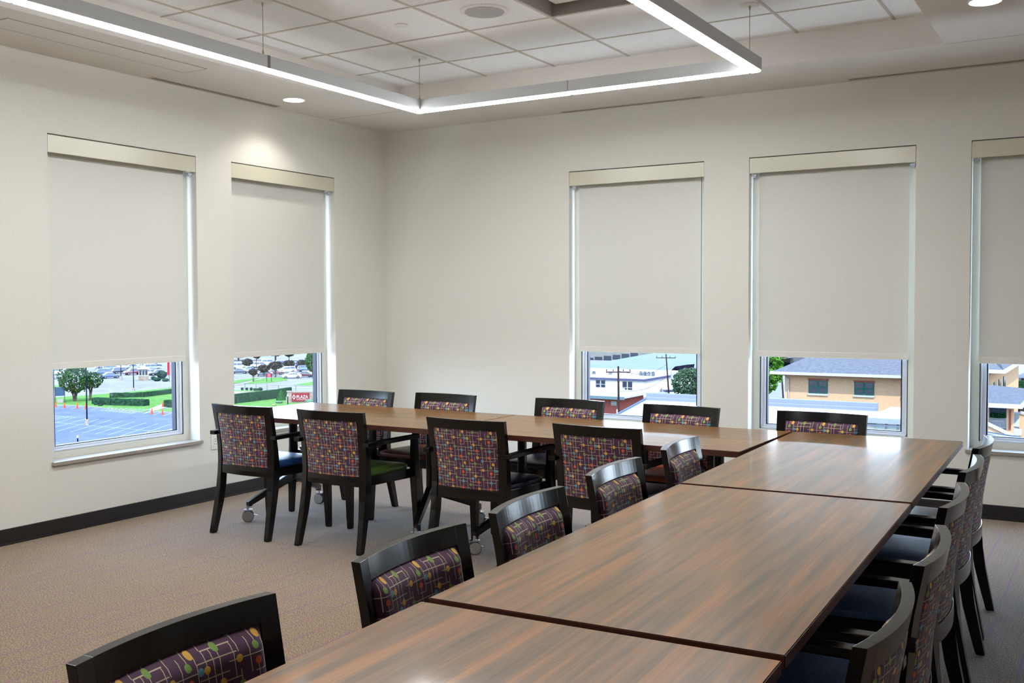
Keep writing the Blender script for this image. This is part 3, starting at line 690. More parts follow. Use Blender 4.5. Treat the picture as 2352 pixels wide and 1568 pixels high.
def shrub(px, py, r, h, label, m=HEDGE, name='round_shrub', cone=False):
    p = ground(px, py); o = thing(name, label, 'shrub', p); rnd = random.Random(int(px*7+py)); b = B()
    bmesh.ops.create_icosphere(b, subdivisions=3, radius=1)
    for v in b.verts:
        c = v.co.copy(); k_ = 1+rnd.uniform(-.08, .08); z = (c.z+1)/2
        if cone: f = (1-z)**.75*1.15+.04; a = math.atan2(c.y, c.x); v.co = Vector((math.cos(a)*r*f*k_, math.sin(a)*r*f*k_, z*h)) if abs(c.z) < .999 else Vector((0, 0, z*h))
        else: v.co = Vector((c.x*r*k_, c.y*r*k_, h*(.5+.5*c.z*k_)))
    obj('foliage', b, m, o, smooth=True); return o
for i, (x, y, r, lb) in enumerate(((556.5, 896, .3, 'leftmost small round shrub on the grass strip'), (567, 896, .29, 'second small round shrub on the grass strip'), (577, 896, .33, 'third small round shrub on the grass strip'))): shrub(x, y, r, .62, lb)
shrub(588, 897, .6, .55, 'loose low shrub right of the three small round ones', LEAFD); shrub(598, 897, .5, .7, 'loose shrub at the end of the grass strip', LEAFD)
shrub(657, 899, .6, .8, 'loose grey-green shrub behind the hedge, left of the sign', LEAFD)
shrub(645.5, 919, .85, 1.95, 'clipped cone-shaped evergreen beside the stone sign', mat('cone_green', (40, 84, 44), .9, noise=.5, scale=3), 'cone_shrub', True)
shrub(710, 928, .8, .9, 'pale green bushy shrub in front of the sign', mat('pale_shrub', (96, 130, 104), .9, noise=.3, scale=4)); shrub(641, 926, .65, .45, 'small pale green shrub below the cone-shaped evergreen', mat('pale_shrub', (96, 130, 104)))
shrub(629, 931.5, .45, .3, 'small yellowish plant at the end of the lawn', mat('yellow_plant', (158, 150, 104), .9, noise=.3, scale=6))
shrub(361, 875, .95, .9, 'round clipped shrub left of the banner', HEDGE); shrub(352.5, 872, .6, .9, 'clipped shrub by the guard booth', HEDGE); shrub(380, 876, .8, .8, 'round shrub under the red banner', HEDGE)
shrub(372, 869, 1.2, 2.0, 'dark bushy shrub behind the round clipped ones', LEAFD); shrub(222, 930, .5, .5, 'small round shrub at the left tip of the low hedge'); shrub(231, 932, .45, .4, 'tiny round shrub beside the tip of the low hedge', LEAFD)

def tree(p, h, rx, label, leaf, trunks=1, base=.35, n=260, rz=None, lean=0, name='tree', leafsz=.35, group=None):
    o = thing(name, label, 'tree', p, facing(p), group); rnd = random.Random(int(abs(p.x*13+p.y*7)))
    zc = h*(base+(1-base)/2); rz = rz or h*(1-base)/2*1.05
    b = B()
    for k_ in range(trunks):
        a = (k_-(trunks-1)/2)*.5; top = Vector((a*rx*.8+lean, rnd.uniform(-.2, .2)*rx, zc))
        tube(b, [(a*.3, 0, 0), (a*.5+lean*.3, 0, h*base*.6), top], h*.028, 7, r1=h*.012)
        for q in range(3): tube(b, [(a*.5+lean*.3, 0, h*base*(.6+.1*q)), (lean+rnd.uniform(-.7, .7)*rx, rnd.uniform(-.6, .6)*rx, zc+rnd.uniform(-.4, .5)*rz)], h*.012, 5, r1=h*.005)
    obj('trunk', b, BARK, o, smooth=True)
    b = B()
    for i in range(n):
        while True:
            v = Vector((rnd.uniform(-1, 1), rnd.uniform(-1, 1), rnd.uniform(-1, 1)))
            if v.length < 1: break
        v = v.normalized()*(v.length**.45)
        wob = 1+.22*math.sin(5*math.atan2(v.y, v.x)+p.x)*math.cos(3*v.z+p.y)
        c = Vector((v.x*rx*wob+lean, v.y*rx*wob, zc+v.z*rz)); s = rnd.uniform(.5, 1.2)*leafsz
        M_ = Matrix.Translation(c) @ Matrix.Rotation(rnd.uniform(0, 6), 4, Vector((rnd.uniform(-1, 1), rnd.uniform(-1, 1), rnd.uniform(-1, 1)+.01)).normalized())
        vs = [b.verts.new(M_ @ Vector(q)) for q in ((s, 0, 0), (0, s, .3*s), (-s, 0, 0), (0, -s, .3*s), (0, 0, s*.8), (0, 0, -s*.5))]
        for q in ((0, 1, 4), (1, 2, 4), (2, 3, 4), (3, 0, 4), (1, 0, 5), (2, 1, 5), (3, 2, 5), (0, 3, 5)): b.faces.new([vs[j] for j in q])
    obj('foliage', b, leaf, o); return o
tree(ground(172, 922), 6.6, 2.9, 'large bushy green tree at the far side of the striped lot', LEAF, 3, .26, 1300, 2.6, leafsz=.2)
tree(ground(207, 920), 5.6, 2.0, 'smaller green tree just right of the large bushy one', LEAF, 2, .38, 600, 1.6, lean=.3, leafsz=.18)
CM = 'reddish crape myrtles in the far lot'
tree(ground(582, 876), 3.0, 1.0, 'small reddish tree with bare stems on the left median', LEAFR, 2, .5, 420, leafsz=.17, group=CM)
tree(ground(606, 864), 2.9, 1.5, 'reddish tree left of the red sign', LEAFR, 2, .4, 420, leafsz=.2, group=CM)
tree(ground(633, 866), 3.9, 1.7, 'reddish tree behind the red sign, with a pale trunk', LEAFR, 2, .5, 460, leafsz=.2, group=CM)
tree(ground(569, 850), 3.1, 1.4, 'reddish tree at the far left of the second window', LEAFR, 2, .4, 400, leafsz=.22, group=CM)
tree(ground(664, 853), 3.0, 1.5, 'dark reddish tree above the white sedan', LEAFR, 2, .4, 400, leafsz=.22, group=CM)
tree(ground(694, 852), 3.0, 1.4, 'dark reddish tree above the maroon car', LEAFR, 2, .4, 400, leafsz=.22, group=CM)
tree(ground(718, 868), 6.8, 1.5, 'tall green tree at the right edge of the second window', LEAF, 1, .25, 800, leafsz=.3)
tree(ground(633, 834), 6.5, 3.0, 'wide spreading tree in front of the far brick house', LEAFD, 2, .45, 900, 2.4, leafsz=.5)
tree(ground(664, 832), 5.5, 1.8, 'dark tree right of the wide spreading one', LEAFD, 1, .35, 500, leafsz=.4)
tree(ground(548, 828), 5.5, 3.4, 'dark tree line at the top left of the second window', LEAFD, 2, .2, 700, leafsz=.6)
tree(ground(590, 828), 5, 2.0, 'dark green tree behind the parked cars', LEAFD, 1, .2, 400, leafsz=.5)
tree(ground(228, 852), 5, 1.8, 'dark tree behind the large bushy tree', LEAFD, 1, .3, 500, leafsz=.4)
tree(ground(1583, 922), 6.0, 3.1, 'large round green tree beside the white van', mat('leaf_grey_green', (74, 98, 76), .8, noise=.5, scale=2), 2, .12, 1500, leafsz=.26)
tree(face(1755, 925, 130), 9.0, 2.6, 'bright green tree at the left edge of the tan building view', LEAFB, 1, .15, 900, leafsz=.3)
tree(ground(1815, 822), 9, 8, 'distant green tree behind the tan building roof', LEAFD, 1, .2, 400, leafsz=.7)

def cone(px, py, label, s=1):
    p = ground(px, py); p.z += .06; o = thing('traffic_cone', label, 'traffic cone', p, 0, 'orange traffic cones'); b = B(); box(b, -.22*s, .22*s, -.22*s, .22*s, 0, .05); obj('base', b, ORANGE, o)
    b = B(); disc(b, (0, 0, .05), (0, 0, 1), [(.17*s, 0), (.05*s, .9*s), (.02, .92*s)], 12); obj('cone_body', b, ORANGE, o, smooth=True)
cone(128, 935.5, 'leftmost orange traffic cone'); cone(148.5, 937.5, 'second orange cone from the left'); cone(177.5, 938.5, 'third orange cone, just left of the lamp post'); cone(197, 940, 'orange cone partly behind the lamp post')
cone(323, 931, 'large orange cone in front of the low hedge', 1.25); cone(374, 934.5, 'orange cone on the walkway'); cone(349, 951.5, 'orange cone on the striped lot right of the walkway'); cone(373.5, 953, 'rightmost orange cone, on the striped lot')
def lamp_post(px, py, h, label, base=.95, m=POLE, r=.11):
    p = ground(px, py); o = thing('lamp_post', label, 'lamp post', p, facing(p)); b = B(); tube(b, [(0, 0, 0), (0, 0, base)], .3, 16); obj('concrete_base', b, WALK, o, smooth=True, label='round concrete base')
    b = B(); tube(b, [(0, 0, base), (0, 0, h)], r, 10, r1=r*.7); obj('post', b, m, o, smooth=True)
    b = B(); box(b, -.7, .7, -.15, .15, h-.05, h+.12); obj('lamp_head', b, m, o)
lamp_post(200, 977, 10.5, 'tall dark lamp post on a concrete base in the striped lot'); lamp_post(307, 897, 9.5, 'dark lamp post by the street, left of the guard booth', .6)
lamp_post(278, 873, 9.0, 'dark lamp post among the parked cars, right of the blue sedan', 1.0); lamp_post(391, 890, 9, 'slim pale lamp post near the right edge of the left window', .3, WPOLE, .08)
lamp_post(589, 866, 9, 'slim brown lamp post in the second window', .8, mat('brown_pole', (110, 84, 84), .6), .1)
def bollard(px, py, h, label, m): p = ground(px, py); o = thing('bollard', label, 'bollard', p); b = B(); tube(b, [(0, 0, 0), (0, 0, h)], .09, 12); obj('post', b, m, o, smooth=True); b = B(); tube(b, [(0, 0, h), (0, 0, h+.3)], .13, 12); obj('cap', b, TRIMW, o, smooth=True)
bollard(178.5, 1015, .55, 'white capped bollard at the bottom of the striped lot', POLE); bollard(281, 903, .6, 'small grey bollard on the grass by the street', WPOLE); bollard(661, 929, 1.5, 'short dark post in front of the stone sign', POLE)
# information board, guard booth, banner, small red sign, street sign
p = ground(138, 925); o = thing('information_board', 'dark framed board on posts at the left edge of the lawn', 'sign', p, facing(p)); b = B(); box(b, -.85, -.75, -.05, .05, 0, 3.0); box(b, .75, .85, -.05, .05, 0, 3.0); obj('post', b, POLE, o); b = B(); box(b, -.75, .75, -.06, .06, 1.3, 2.9); obj('board', b, mat('board_blue', (64, 92, 120), .5), o)
b = B(); box(b, -.5, .5, -.2, .2, 0, .7); obj('plinth', b, WALK, o)
p = ground(330, 873); o = thing('guard_booth', 'small white guard booth with dark windows and a stone base', 'booth', p, facing(p))
b = B(); box(b, -1.15, 1.15, -1, 1, 0, 1.1); obj('stone_base', b, STONE, o); b = B(); box(b, -1.1, 1.1, -.95, .95, 1.1, 2.7); obj('wall', b, TRIMW, o); b = B()
for i in range(3): box(b, -.95+.66*i, -.45+.66*i, -1.0, -.94, 1.3, 2.4)
obj('window', b, DGLASS, o); b = B(); ring_loft(b, [[(-1.5, -1.4, 2.7), (1.5, -1.4, 2.7), (1.5, 1.4, 2.7), (-1.5, 1.4, 2.7)], [(-.1, -.1, 3.5), (.1, -.1, 3.5), (.1, .1, 3.5), (-.1, .1, 3.5)]]); obj('roof', b, mat('booth_roof', (176, 160, 156), .8), o)
p = ground(389, 877); o = thing('banner_post', 'tall red banner on a post at the right of the left window', 'banner', p, facing(p)); b = B(); tube(b, [(0, 0, 0), (0, 0, 5.2)], .06, 8); obj('post', b, POLE, o); b = B(); box(b, -.42, .34, -.03, .03, 1.6, 5.4); obj('banner', b, RED, o)
p = ground(618, 876.5); o = thing('red_sign', 'small red sign with white marks on two dark posts', 'sign', p, facing(p)); b = B(); box(b, -.62, -.5, -.06, .06, 0, 1.9); obj('post', b, POLE, o); b = B(); box(b, .5, .62, -.06, .06, 0, 1.9); obj('post', b, POLE, o)
b = B(); box(b, -.5, .5, -.05, .05, 1.1, 1.9); obj('panel', b, RED, o); b = B()
for z in (1.3, 1.5, 1.68): box(b, -.28, .28, -.06, -.05, z, z+.07)
obj('white_marks', b, TRIMW, o)
p = ground(690, 924); o = thing('stone_sign', 'stone wall sign with a burgundy PLAZA panel and white diamond mark', 'sign', p, facing(p)-.12)
b = B(); box(b, -2.3, 2.9, -.3, .3, 0, 2.0); 
for v in b.verts: v.co.x += -.35 if (v.co.x < 0 and v.co.z < .1) else 0
obj('stone_wall', b, STONE, o); b = B(); box(b, -2.45, -1.4, -.35, .35, 2.0, 2.15); box(b, -2.4, 3.0, -.35, .35, 1.96, 2.06); obj('coping', b, WALK, o)
b = B(); box(b, -1.5, 1.7, -.42, -.3, .22, 1.78); obj('panel', b, REDP, o, bevel=.02)
b = B(); poly_prism(b, [(-1.42, -.435, 1.05), (-1.1, -.435, .55), (-.78, -.435, 1.05), (-1.1, -.435, 1.55)], (0, .02, 0)); obj('diamond_mark', b, TRIMW, o)
b = B(); poly_prism(b, [(-1.27, -.45, 1.05), (-1.1, -.45, .79), (-.93, -.45, 1.05), (-1.1, -.45, 1.31)], (0, .016, 0)); obj('diamond_inset', b, REDP, o)
tcv = bpy.data.curves.new('plaza_lettering', 'FONT'); tcv.body = 'PLAZA'; tcv.size = .86; tcv.extrude = .012; tcv.offset = .012; tcv.align_x = 'LEFT'
to = bpy.data.objects.new('lettering', tcv); COL.objects.link(to); to.parent = o; to.location = (-.66, -.44, .78); to.rotation_euler = (PI/2, 0, 0); to.scale = (.82, 1, 1); tcv.materials.append(TRIMW)
bpy.context.view_layer.update(); me = bpy.data.meshes.new_from_object(to.evaluated_get(bpy.context.evaluated_depsgraph_get()))
lt_ = bpy.data.objects.new('plaza_lettering', me); COL.objects.link(lt_); lt_.parent = o; lt_.location = to.location; lt_.rotation_euler = to.rotation_euler; lt_.scale = to.scale
bpy.data.objects.remove(to)
b = B(); rnd = random.Random(2); x = -.62
while x < 1.35: q_ = rnd.uniform(.05, .11); box(b, x, x+q_, -.445, -.42, .52, .62); x += q_+.035
obj('small_lettering', b, TRIMW, o)
# fence
P = gp((538, 893), (640, 899), (720, 902)); c = P[0]; o = thing('wire_fence', 'thin post and wire fence along the far side of the driveway', 'fence', c); b = B()
for p, q in zip(P, P[1:]):
    n = int((q-p).length/3)
    for i in range(n+1): m_ = p+(q-p)*(i/n)-c; tube(b, [m_, m_+Vector((0, 0, 1.3))], .04, 5)
    for z in (.4, .8, 1.25): tube(b, [p-c+Vector((0, 0, z)), q-c+Vector((0, 0, z))], .015, 4)
obj('post_and_wire', b, POLE, o)

# cars
CARC = dict(white=(212, 212, 216), silver=(140, 152, 172), blue=(44, 74, 128), navy=(24, 34, 62), black=(22, 26, 36), maroon=(104, 28, 48), grey=(92, 102, 120), steel=(96, 128, 160))
def paint(c): return mat('car_paint_'+c, CARC[c], .3, .1, coat=.4)
def car_shape(kind):
    t = thing(kind, '', 'car')
    if kind == 'sedan': body = [(-2.3, .3), (2.3, .3), (2.35, .55), (2.2, .78), (1.2, .92), (-1.5, .95), (-2.2, .92), (-2.35, .6)]; cab = [(1.2, .90), (.45, 1.40), (-.75, 1.43), (-1.7, .93)]; hw = .88
    else: body = [(-2.3, .38), (2.3, .38), (2.35, .7), (2.15, .98), (1.2, 1.1), (-2.2, 1.12), (-2.35, .7)]; cab = [(1.25, 1.08), (.7, 1.68), (-1.95, 1.70), (-2.28, 1.10)]; hw = .93
    b = B(); poly_prism(b, [(x, -hw, z) for x, z in body], (0, 2*hw, 0)); obj('body', b, paint('white'), t, bevel=.09, smooth=True)
    b = B(); n = len(cab); cx_ = sum(x for x, z in cab)/n
    lo = [(x, z) for x, z in cab]
    A = [b.verts.new((x, -hw*(.97 if z < 1.2 else .78), z)) for x, z in lo]; Bv = [b.verts.new((x, hw*(.97 if z < 1.2 else .78), z)) for x, z in lo]
    b.faces.new(A[::-1]); b.faces.new(Bv)
    for i in range(n): b.faces.new((A[i], A[(i+1) % n], Bv[(i+1) % n], Bv[i]))
    obj('cabin_glass', b, DGLASS, t, bevel=.03, smooth=True)
    b = B(); z1 = max(z for x, z in cab); xs = [x for x, z in cab if z > 1.3]; box(b, min(xs)-.02, max(xs)+.02, -hw*.79, hw*.79, z1-.05, z1+.03)
    for x in (min(xs)+.05, (min(xs)+max(xs))/2):
        for s in (-1, 1): bar(b, (x, s*hw*.80, z1-.03), (x-.05, s*hw*.97, cab[0][1]), .07, .04)
    obj('roof', b, paint('white'), t, bevel=.02)
    for x in (-1.42, 1.45):
        for s in (-1, 1): b = B(); disc(b, (x, s*(hw-.13), .34), (0, s, 0), [(.34, 0), (.34, .15), (.22, .16), (.21, .145), (.05, .15)], 18); obj('wheel', b, TYRE, t, smooth=True); 
    for s in (-1, 1): 
        b = B(); disc(b, (-1.42, s*(hw+.02), .34), (0, s, 0), [(.21, 0), (.19, .02)], 14); disc(b, (1.45, s*(hw+.02), .34), (0, s, 0), [(.21, 0), (.19, .02)], 14); obj('hubcaps', b, HUB, t)
    b = B(); box(b, -2.37, -2.28, -.8, -.5, .68, .82); box(b, -2.37, -2.28, .5, .8, .68, .82); obj('tail_lights', b, RED, t)
    return t
protos = {}
def car(kind, px, py, col, label, turn=0):
    if kind not in protos: o = protos[kind] = car_shape(kind)
    else: o = copy_tree(protos[kind])
    p = ground(px, py); o.location = (p.x, p.y, GZ+.0); o.rotation_euler = (0, 0, facing(p)+math.radians(turn)); o['label'] = label; o['group'] = 'parked cars in the far lots'
    for ch in o.children:
        if ch.name.split('.')[0] in ('body', 'roof'): ch.data = ch.data.copy(); ch.data.materials[0] = paint(col)
    return o
for a in [
 ('sedan', 253, 868.5, 'blue', 'blue sedan parked nearest the street, right of the big tree', 20), ('suv', 232, 862, 'blue', 'blue sport utility car behind the blue sedan', 190), ('suv', 279, 858, 'navy', 'dark navy sport utility car behind the blue sedan', 12),
 ('suv', 306, 860.5, 'maroon', 'maroon sport utility car left of the guard booth', 200), ('suv', 258, 852, 'steel', 'steel blue car in the second parked row above the blue sedan', 10), ('sedan', 345, 861, 'white', 'white sedan right of the guard booth', 15),
 ('sedan', 363, 861.5, 'navy', 'dark navy sedan half hidden by the bushy shrub', 195), ('suv', 350, 850, 'silver', 'silver car behind the white sedan at the booth', 10), ('sedan', 352, 842.5, 'blue', 'bright blue windshield car in the back row above the booth', 15),
 ('sedan', 133, 870, 'silver', 'silver sedan at the far left behind the big tree', 10), ('suv', 127, 861, 'white', 'white car at the far left edge of the left window', 15), ('sedan', 121, 855, 'navy', 'dark sedan at the top left corner of the left window', 15),
 ('sedan', 160, 858, 'steel', 'steel blue sedan seen through the big tree', 10), ('sedan', 306, 848, 'silver', 'silver sedan behind the maroon car', 10), ('sedan', 330, 846, 'white', 'white sedan at the top behind the guard booth', 12), ('sedan', 238, 849, 'silver', 'silver sedan in the back row left', 10), ('sedan', 285, 846.5, 'white', 'white sedan in the back row by the lamp post', 10),
 ('sedan', 550, 858, 'navy', 'dark sedan with red tail lights at the left of the second window', 170), ('suv', 548, 847, 'white', 'white sport utility car behind the dark sedan with red tail lights', 15), ('sedan', 575, 853.5, 'steel', 'steel blue sedan left of the crape myrtles', 10), ('suv', 594, 845, 'white', 'white car behind the steel blue sedan', 160),
 ('sedan', 605, 863, 'silver', 'silver sedan just left of the red sign', 185), ('sedan', 631, 860.5, 'maroon', 'maroon car behind the red sign', 5), ('sedan', 670, 868.5, 'white', 'white sedan parked nearest the driveway in the second window', 185), ('suv', 660, 856, 'white', 'white sport utility car behind the white sedan', 185),
 ('sedan', 700, 865.5, 'maroon', 'maroon sedan right of the white sedan', 165), ('suv', 683, 850, 'navy', 'dark blue car behind the white sedan, left', 195), ('suv', 704, 853, 'steel', 'steel blue car behind the maroon sedan', 15), ('suv', 617, 838.5, 'white', 'white van in the far row of the second window', 10), ('sedan', 600, 843, 'blue', 'blue sedan in the far row', 10), ('suv', 650, 841, 'silver', 'silver car in the far row, centre', 10), ('sedan', 678, 837, 'steel', 'steel blue sedan in the far row, right', 10),
 ('suv', 1543, 912, 'white', 'white van parked beside the large round tree', 10), ('suv', 1528, 825, 'white', 'white pickup at the top of the middle window', 5)]: car(*a)

def building(name, label, Y): o = thing(name, label, 'building', (0, Y, GZ)); return o
def wbox(b, px0, py0, px1, py1, Y, depth, z0=None, M=None):
    """box whose front is at distance Y behind our back wall"""
    p, q = face(px0, py0, Y), face(px1, py1, Y)
    box(b, p.x, q.x, 0, depth, (q.z if z0 is None else z0)-GZ, p.z-GZ)
def winset(o, px0, py0, px1, py1, Y, panes, gm=DGLASS, fm=GREENF, lintel=None, sill=None, d0=0.0):
    p, q = face(px0, py0, Y), face(px1, py1, Y); Z0, Z1 = q.z-GZ, p.z-GZ; wd = q.x-p.x
    b = B(); box(b, p.x, q.x, -.06+d0, .02+d0, Z0, Z1); f = obj('window', b, fm, o)
    b = B()
    for i in range(panes):
        x0_ = p.x+wd*(i+.10)/panes; x1_ = p.x+wd*(i+.90)/panes
        for r_ in range(2): box(b, x0_, x1_, -.075+d0, -.06+d0, Z0+.06+(Z1-Z0)*.5*r_, Z0+(Z1-Z0)*.5*(r_+1)-.05)
    obj('pane', b, gm, f)
    if lintel: b = B(); box(b, p.x-.06, q.x+.06, -.05+d0, .02+d0, Z1, Z1+.16); obj('lintel', b, lintel, o)
    if sill: b = B(); box(b, p.x-.06, q.x+.06, -.12+d0, .02+d0, Z0-.16, Z0); obj('window_sill', b, sill, o)
# tan brick building (right of centre)
Y = 85; o = building('brick_building', 'tan brick building with a blue-grey shingle roof and green framed windows', Y)
E0 = face(1803, 853.5, Y); xl = E0.x; xr = xl+13.5; ze = E0.z-GZ
b = B(); box(b, xl, xr, 0, 14, 0, ze); obj('wall', b, BRICK, o)
b = B(); ov = 1.0; rz_ = ze+3.6; ring_loft(b, [[(xl-ov, -ov, ze), (xr+ov, -ov, ze), (xr+ov, 15, ze), (xl-ov, 15, ze)], [(xl+6, 7, rz_), (xr-6, 7, rz_), (xr-6, 7.01, rz_), (xl+6, 7.01, rz_)]]); obj('roof', b, SHING, o)
b = B(); box(b, xl-ov-.05, xr+ov, -ov-.12, -ov+.02, ze-.18, ze+.06); box(b, xl-ov-.12, xl-ov, -ov, 15, ze-.18, ze+.06); obj('gutter', b, TRIMW, o)
b = B(); p = face(1812, 856, Y); tube(b, [(p.x, -.1, 0), (p.x, -.1, ze-.6), (p.x-.3, -ov+.1, ze-.1)], .06, 6); obj('downspout', b, TRIMW, o)
for a in ((1857.5, 872.5, 1901, 904.5), (1962.5, 877, 2007.5, 908.5), (2071.5, 880, 2118, 912.5)): winset(o, *a, Y, 2, lintel=RBRICK, sill=TRIMW)
b = B(); p, q = face(1909, 815, Y+2.5), face(2068, 833, Y+2.5); box(b, p.x, q.x, 2.5, 7, q.z-GZ, p.z-GZ+.9); obj('dormer', b, TRIMW, o)
b = B(); p, q = face(1940, 815, Y+2.5), face(2033, 829, Y+2.5); box(b, p.x, q.x, 2.42, 2.5, q.z-GZ, p.z-GZ+.7); obj('dormer_window', b, GREENF, o)
b = B()
for i in range(4): x0_ = p.x+(q.x-p.x)*(i+.08)/4; box(b, x0_, x0_+(q.x-p.x)*.21, 2.38, 2.42, q.z-GZ+.08, p.z-GZ+.6)
obj('dormer_pane', b, DGLASS, o)
# near low wing with a standing seam roof, right below our windows
o = thing('metal_roof_wing', 'low wing with a pale standing seam metal roof and grey gutter band', 'building', (0, 38, GZ))
R0, R1, V0 = face(1482, 918, 44), face(2000, 943, 44), face(1390, 953, 38)
zr, zv = R0.z-GZ, V0.z-GZ-.32; xa, xb = V0.x, -1.8; xr0 = R0.x
b = B(); box(b, xa+.3, xb, .3, 6.6, 0, zv-.05); obj('wall', b, WHITEB, o)
b = B(); A = [Vector(v) for v in ((xa, 0, zv), (xb, 0, zv), (xb, 6, zr), (xr0, 6, zr))]; poly_prism(b, A, (0, .02, -.12))
poly_prism(b, [(xa, 0, zv), (xr0, 6, zr), (xr0, 6.6, zr), (xa, 6.6, zv)], (0, .0, -.12)); obj('roof', b, METALR, o)
b = B(); x = xa+.45
while x < -3.8:
    t_ = max(0, min(1, (x-xa)/(xr0-xa))); bar(b, (x, 0, zv+.03), (x, 6*t_, zv+(zr-zv)*t_+.03), .05, .08); x += .5
bar(b, (xa, 0, zv+.04), (xr0, 6, zr+.04), .08, .08); obj('roof_seam', b, mat('seam_blue', (112, 130, 160), .6), o)
b = B(); box(b, xr0-.1, -4.4, 6, 6.35, zr-.02, zr+.14); box(b, xr0-.1, -4.4, 6.35, 6.7, zr-.5, zr+.34); obj('parapet_band', b, mat('grey_band', (150, 156, 172), .5), o)
b = B(); box(b, xa-.1, xb, -.22, -.04, zv-.20, zv+.02); box(b, xa-.1, xb, -.16, 0, zv-.42, zv-.2); obj('gutter', b, TRIMW, o)
p, q = face(1992, 960, 38.5), face(2140, 1010, 38.5); b = B(); box(b, p.x, -1.85, .4, 5.9, zv-1, p.z-GZ+.02); obj('clerestory', b, TRIMW, o)
b = B(); box(b, p.x-.1, -1.75, .12, .4, p.z-GZ-.16, p.z-GZ+.05); box(b, p.x-.05, -1.8, .25, .4, p.z-GZ-.30, p.z-GZ-.22); obj('clerestory_fascia', b, mat('grey_band', (150, 156, 172)), o)
for i in range(5):
    a, c = face(2008.5+27*i, 970+1.2*i, 38), face(2029.5+27*i, 990+1.2*i, 38); b = B(); box(b, a.x, c.x, .30, .42, c.z-GZ, a.z-GZ); obj('pane', b, GGLASS, o, label='grey-green pane')
# white flat-roofed building
c0 = ground(1480, 912); Y = c0.y; o = building('flat_roof_building', 'white flat-roofed building with paired dark windows', Y)
zt = face(1480, 875, Y).z-GZ; b = B(); box(b, c0.x-60, c0.x, 0, 26, 0, zt)
obj('wall', b, WHITEB, o); b = B(); box(b, c0.x-60.3, c0.x+.3, -.3, 26, zt, zt+.35); obj('roof_edge', b, mat('purple_grey_edge', (96, 96, 128), .6), o)
b = B(); box(b, c0.x-60, c0.x-.05, 0, 25.8, zt+.34, zt+.40); obj('roof', b, TRIMW, o)
winset(o, 1368, 872, 1391.5, 892, Y, 2, fm=TRIMW); winset(o, 1429, 875, 1453.5, 905, Y, 2, fm=TRIMW)
for i, (x, wd_) in enumerate(((1472, 3), (1481, 3), (1490, 3.5), (1500, 3), (1402, 2), (1364, 2))):
    p = face(x, 868, Y+8); t = thing('rooftop_unit', ('grey rooftop air unit, leftmost of the cluster above the white building corner', 'grey rooftop air unit, second in the cluster', 'dark rooftop air unit, third in the cluster', 'grey rooftop air unit, rightmost of the cluster', 'small rooftop vent near the utility pole', 'small rooftop vent at the left end of the white building')[i], 'air conditioner', (p.x, Y+8, GZ+zt+.4))
    b = B(); box(b, -.26, .26, -.3, .3, 0, .75 if wd_ > 2 else .5); obj('casing', b, (HUB, mat('unit_grey', (120, 128, 140), .6))[i % 2], t, bevel=.02); b = B(); disc(b, (0, 0, .75 if wd_ > 2 else .5), (0, 0, 1), [(.22, 0), (.22, .08), (.1, .08)], 14); obj('fan_cover', b, POLE, t)
# big shed with a pale low-slope roof behind it
Y = 202; o = building('metal_shed', 'wide pale metal-roofed shed behind the white flat-roofed building', Y); a, c = face(1300, 850, Y), face(1540, 853, Y); d_ = face(1500, 829, Y+60)
b = B(); box(b, a.x, c.x, 0, 60, 0, a.z-GZ-.1); obj('wall', b, mat('shed_wall', (150, 150, 150), .8), o)
b = B(); poly_prism(b, [(a.x-.5, -.5, a.z-GZ), (c.x+.5, -.5, a.z-GZ), (c.x+14, 60, a.z-GZ+1.6), (a.x-.5, 60, a.z-GZ+1.6)], (0, 0, .3)); obj('roof', b, mat('pale_blue_roof', (138, 148, 156), .6, noise=.08, scale=.3, stretch=(1, 8, 1)), o)
b = B(); box(b, a.x-.5, c.x+.5, -.7, -.5, a.z-GZ-.5, a.z-GZ+.3); obj('roof_edge', b, mat('purple_grey_edge', (96, 96, 128)), o)
for i in range(5):
    p = face(1552+11*i, 853-2*i, Y+5+4*i); b = B(); poly_prism(b, [(p.x, 5, p.z-GZ), (p.x+1.2, 5, p.z-GZ), (p.x+1.4, 5, p.z-GZ+1.3)], (0, 8, 0)); obj('sawtooth_vent', b, POLE, o)
b = B(); p, q = face(1543, 857, Y), face(1562, 892, Y); box(b, p.x, q.x+3, 0, 14, 0, p.z-GZ); obj('annex', b, mat('slate_wall', (88, 104, 136), .8, noise=.2, scale=1), o)
# far parking structure with dark openings
Y = 285; o = building('parking_structure', 'far concrete parking structure with a row of dark openings', Y); a, c = face(1290, 780, Y), face(1462, 826, Y)
b = B(); box(b, a.x, c.x, 0, 40, 0, a.z-GZ); obj('wall', b, mat('structure_concrete', (146, 144, 138), .9), o)
for i in range(6):
    p, q = face(1346+20.5*i, 821-2.2*i, Y), face(1363+20.5*i, 833-2.6*i, Y); b = B(); box(b, p.x, q.x, -.12, 0, q.z-GZ, p.z-GZ); obj('opening', b, DGLASS, o)
Y = 270; o = building('white_office', 'white low building at the top right of the middle window', Y); a, c = face(1571, 812, Y), face(1660, 838, Y); b = B(); box(b, a.x, c.x, 0, 20, 0, a.z-GZ); obj('wall', b, TRIMW, o)
b = B(); p, q = face(1550, 826, Y), face(1575, 831, Y); box(b, p.x, q.x, -.2, 6, q.z-GZ, p.z-GZ); obj('dark_band', b, DGLASS, o)
for i in range(3): b = B(); p, q = face(1583+11*i, 828, Y), face(1590+11*i, 832, Y); box(b, p.x, q.x, -.15, 0, q.z-GZ, p.z-GZ); obj('window', b, DGLASS, o)
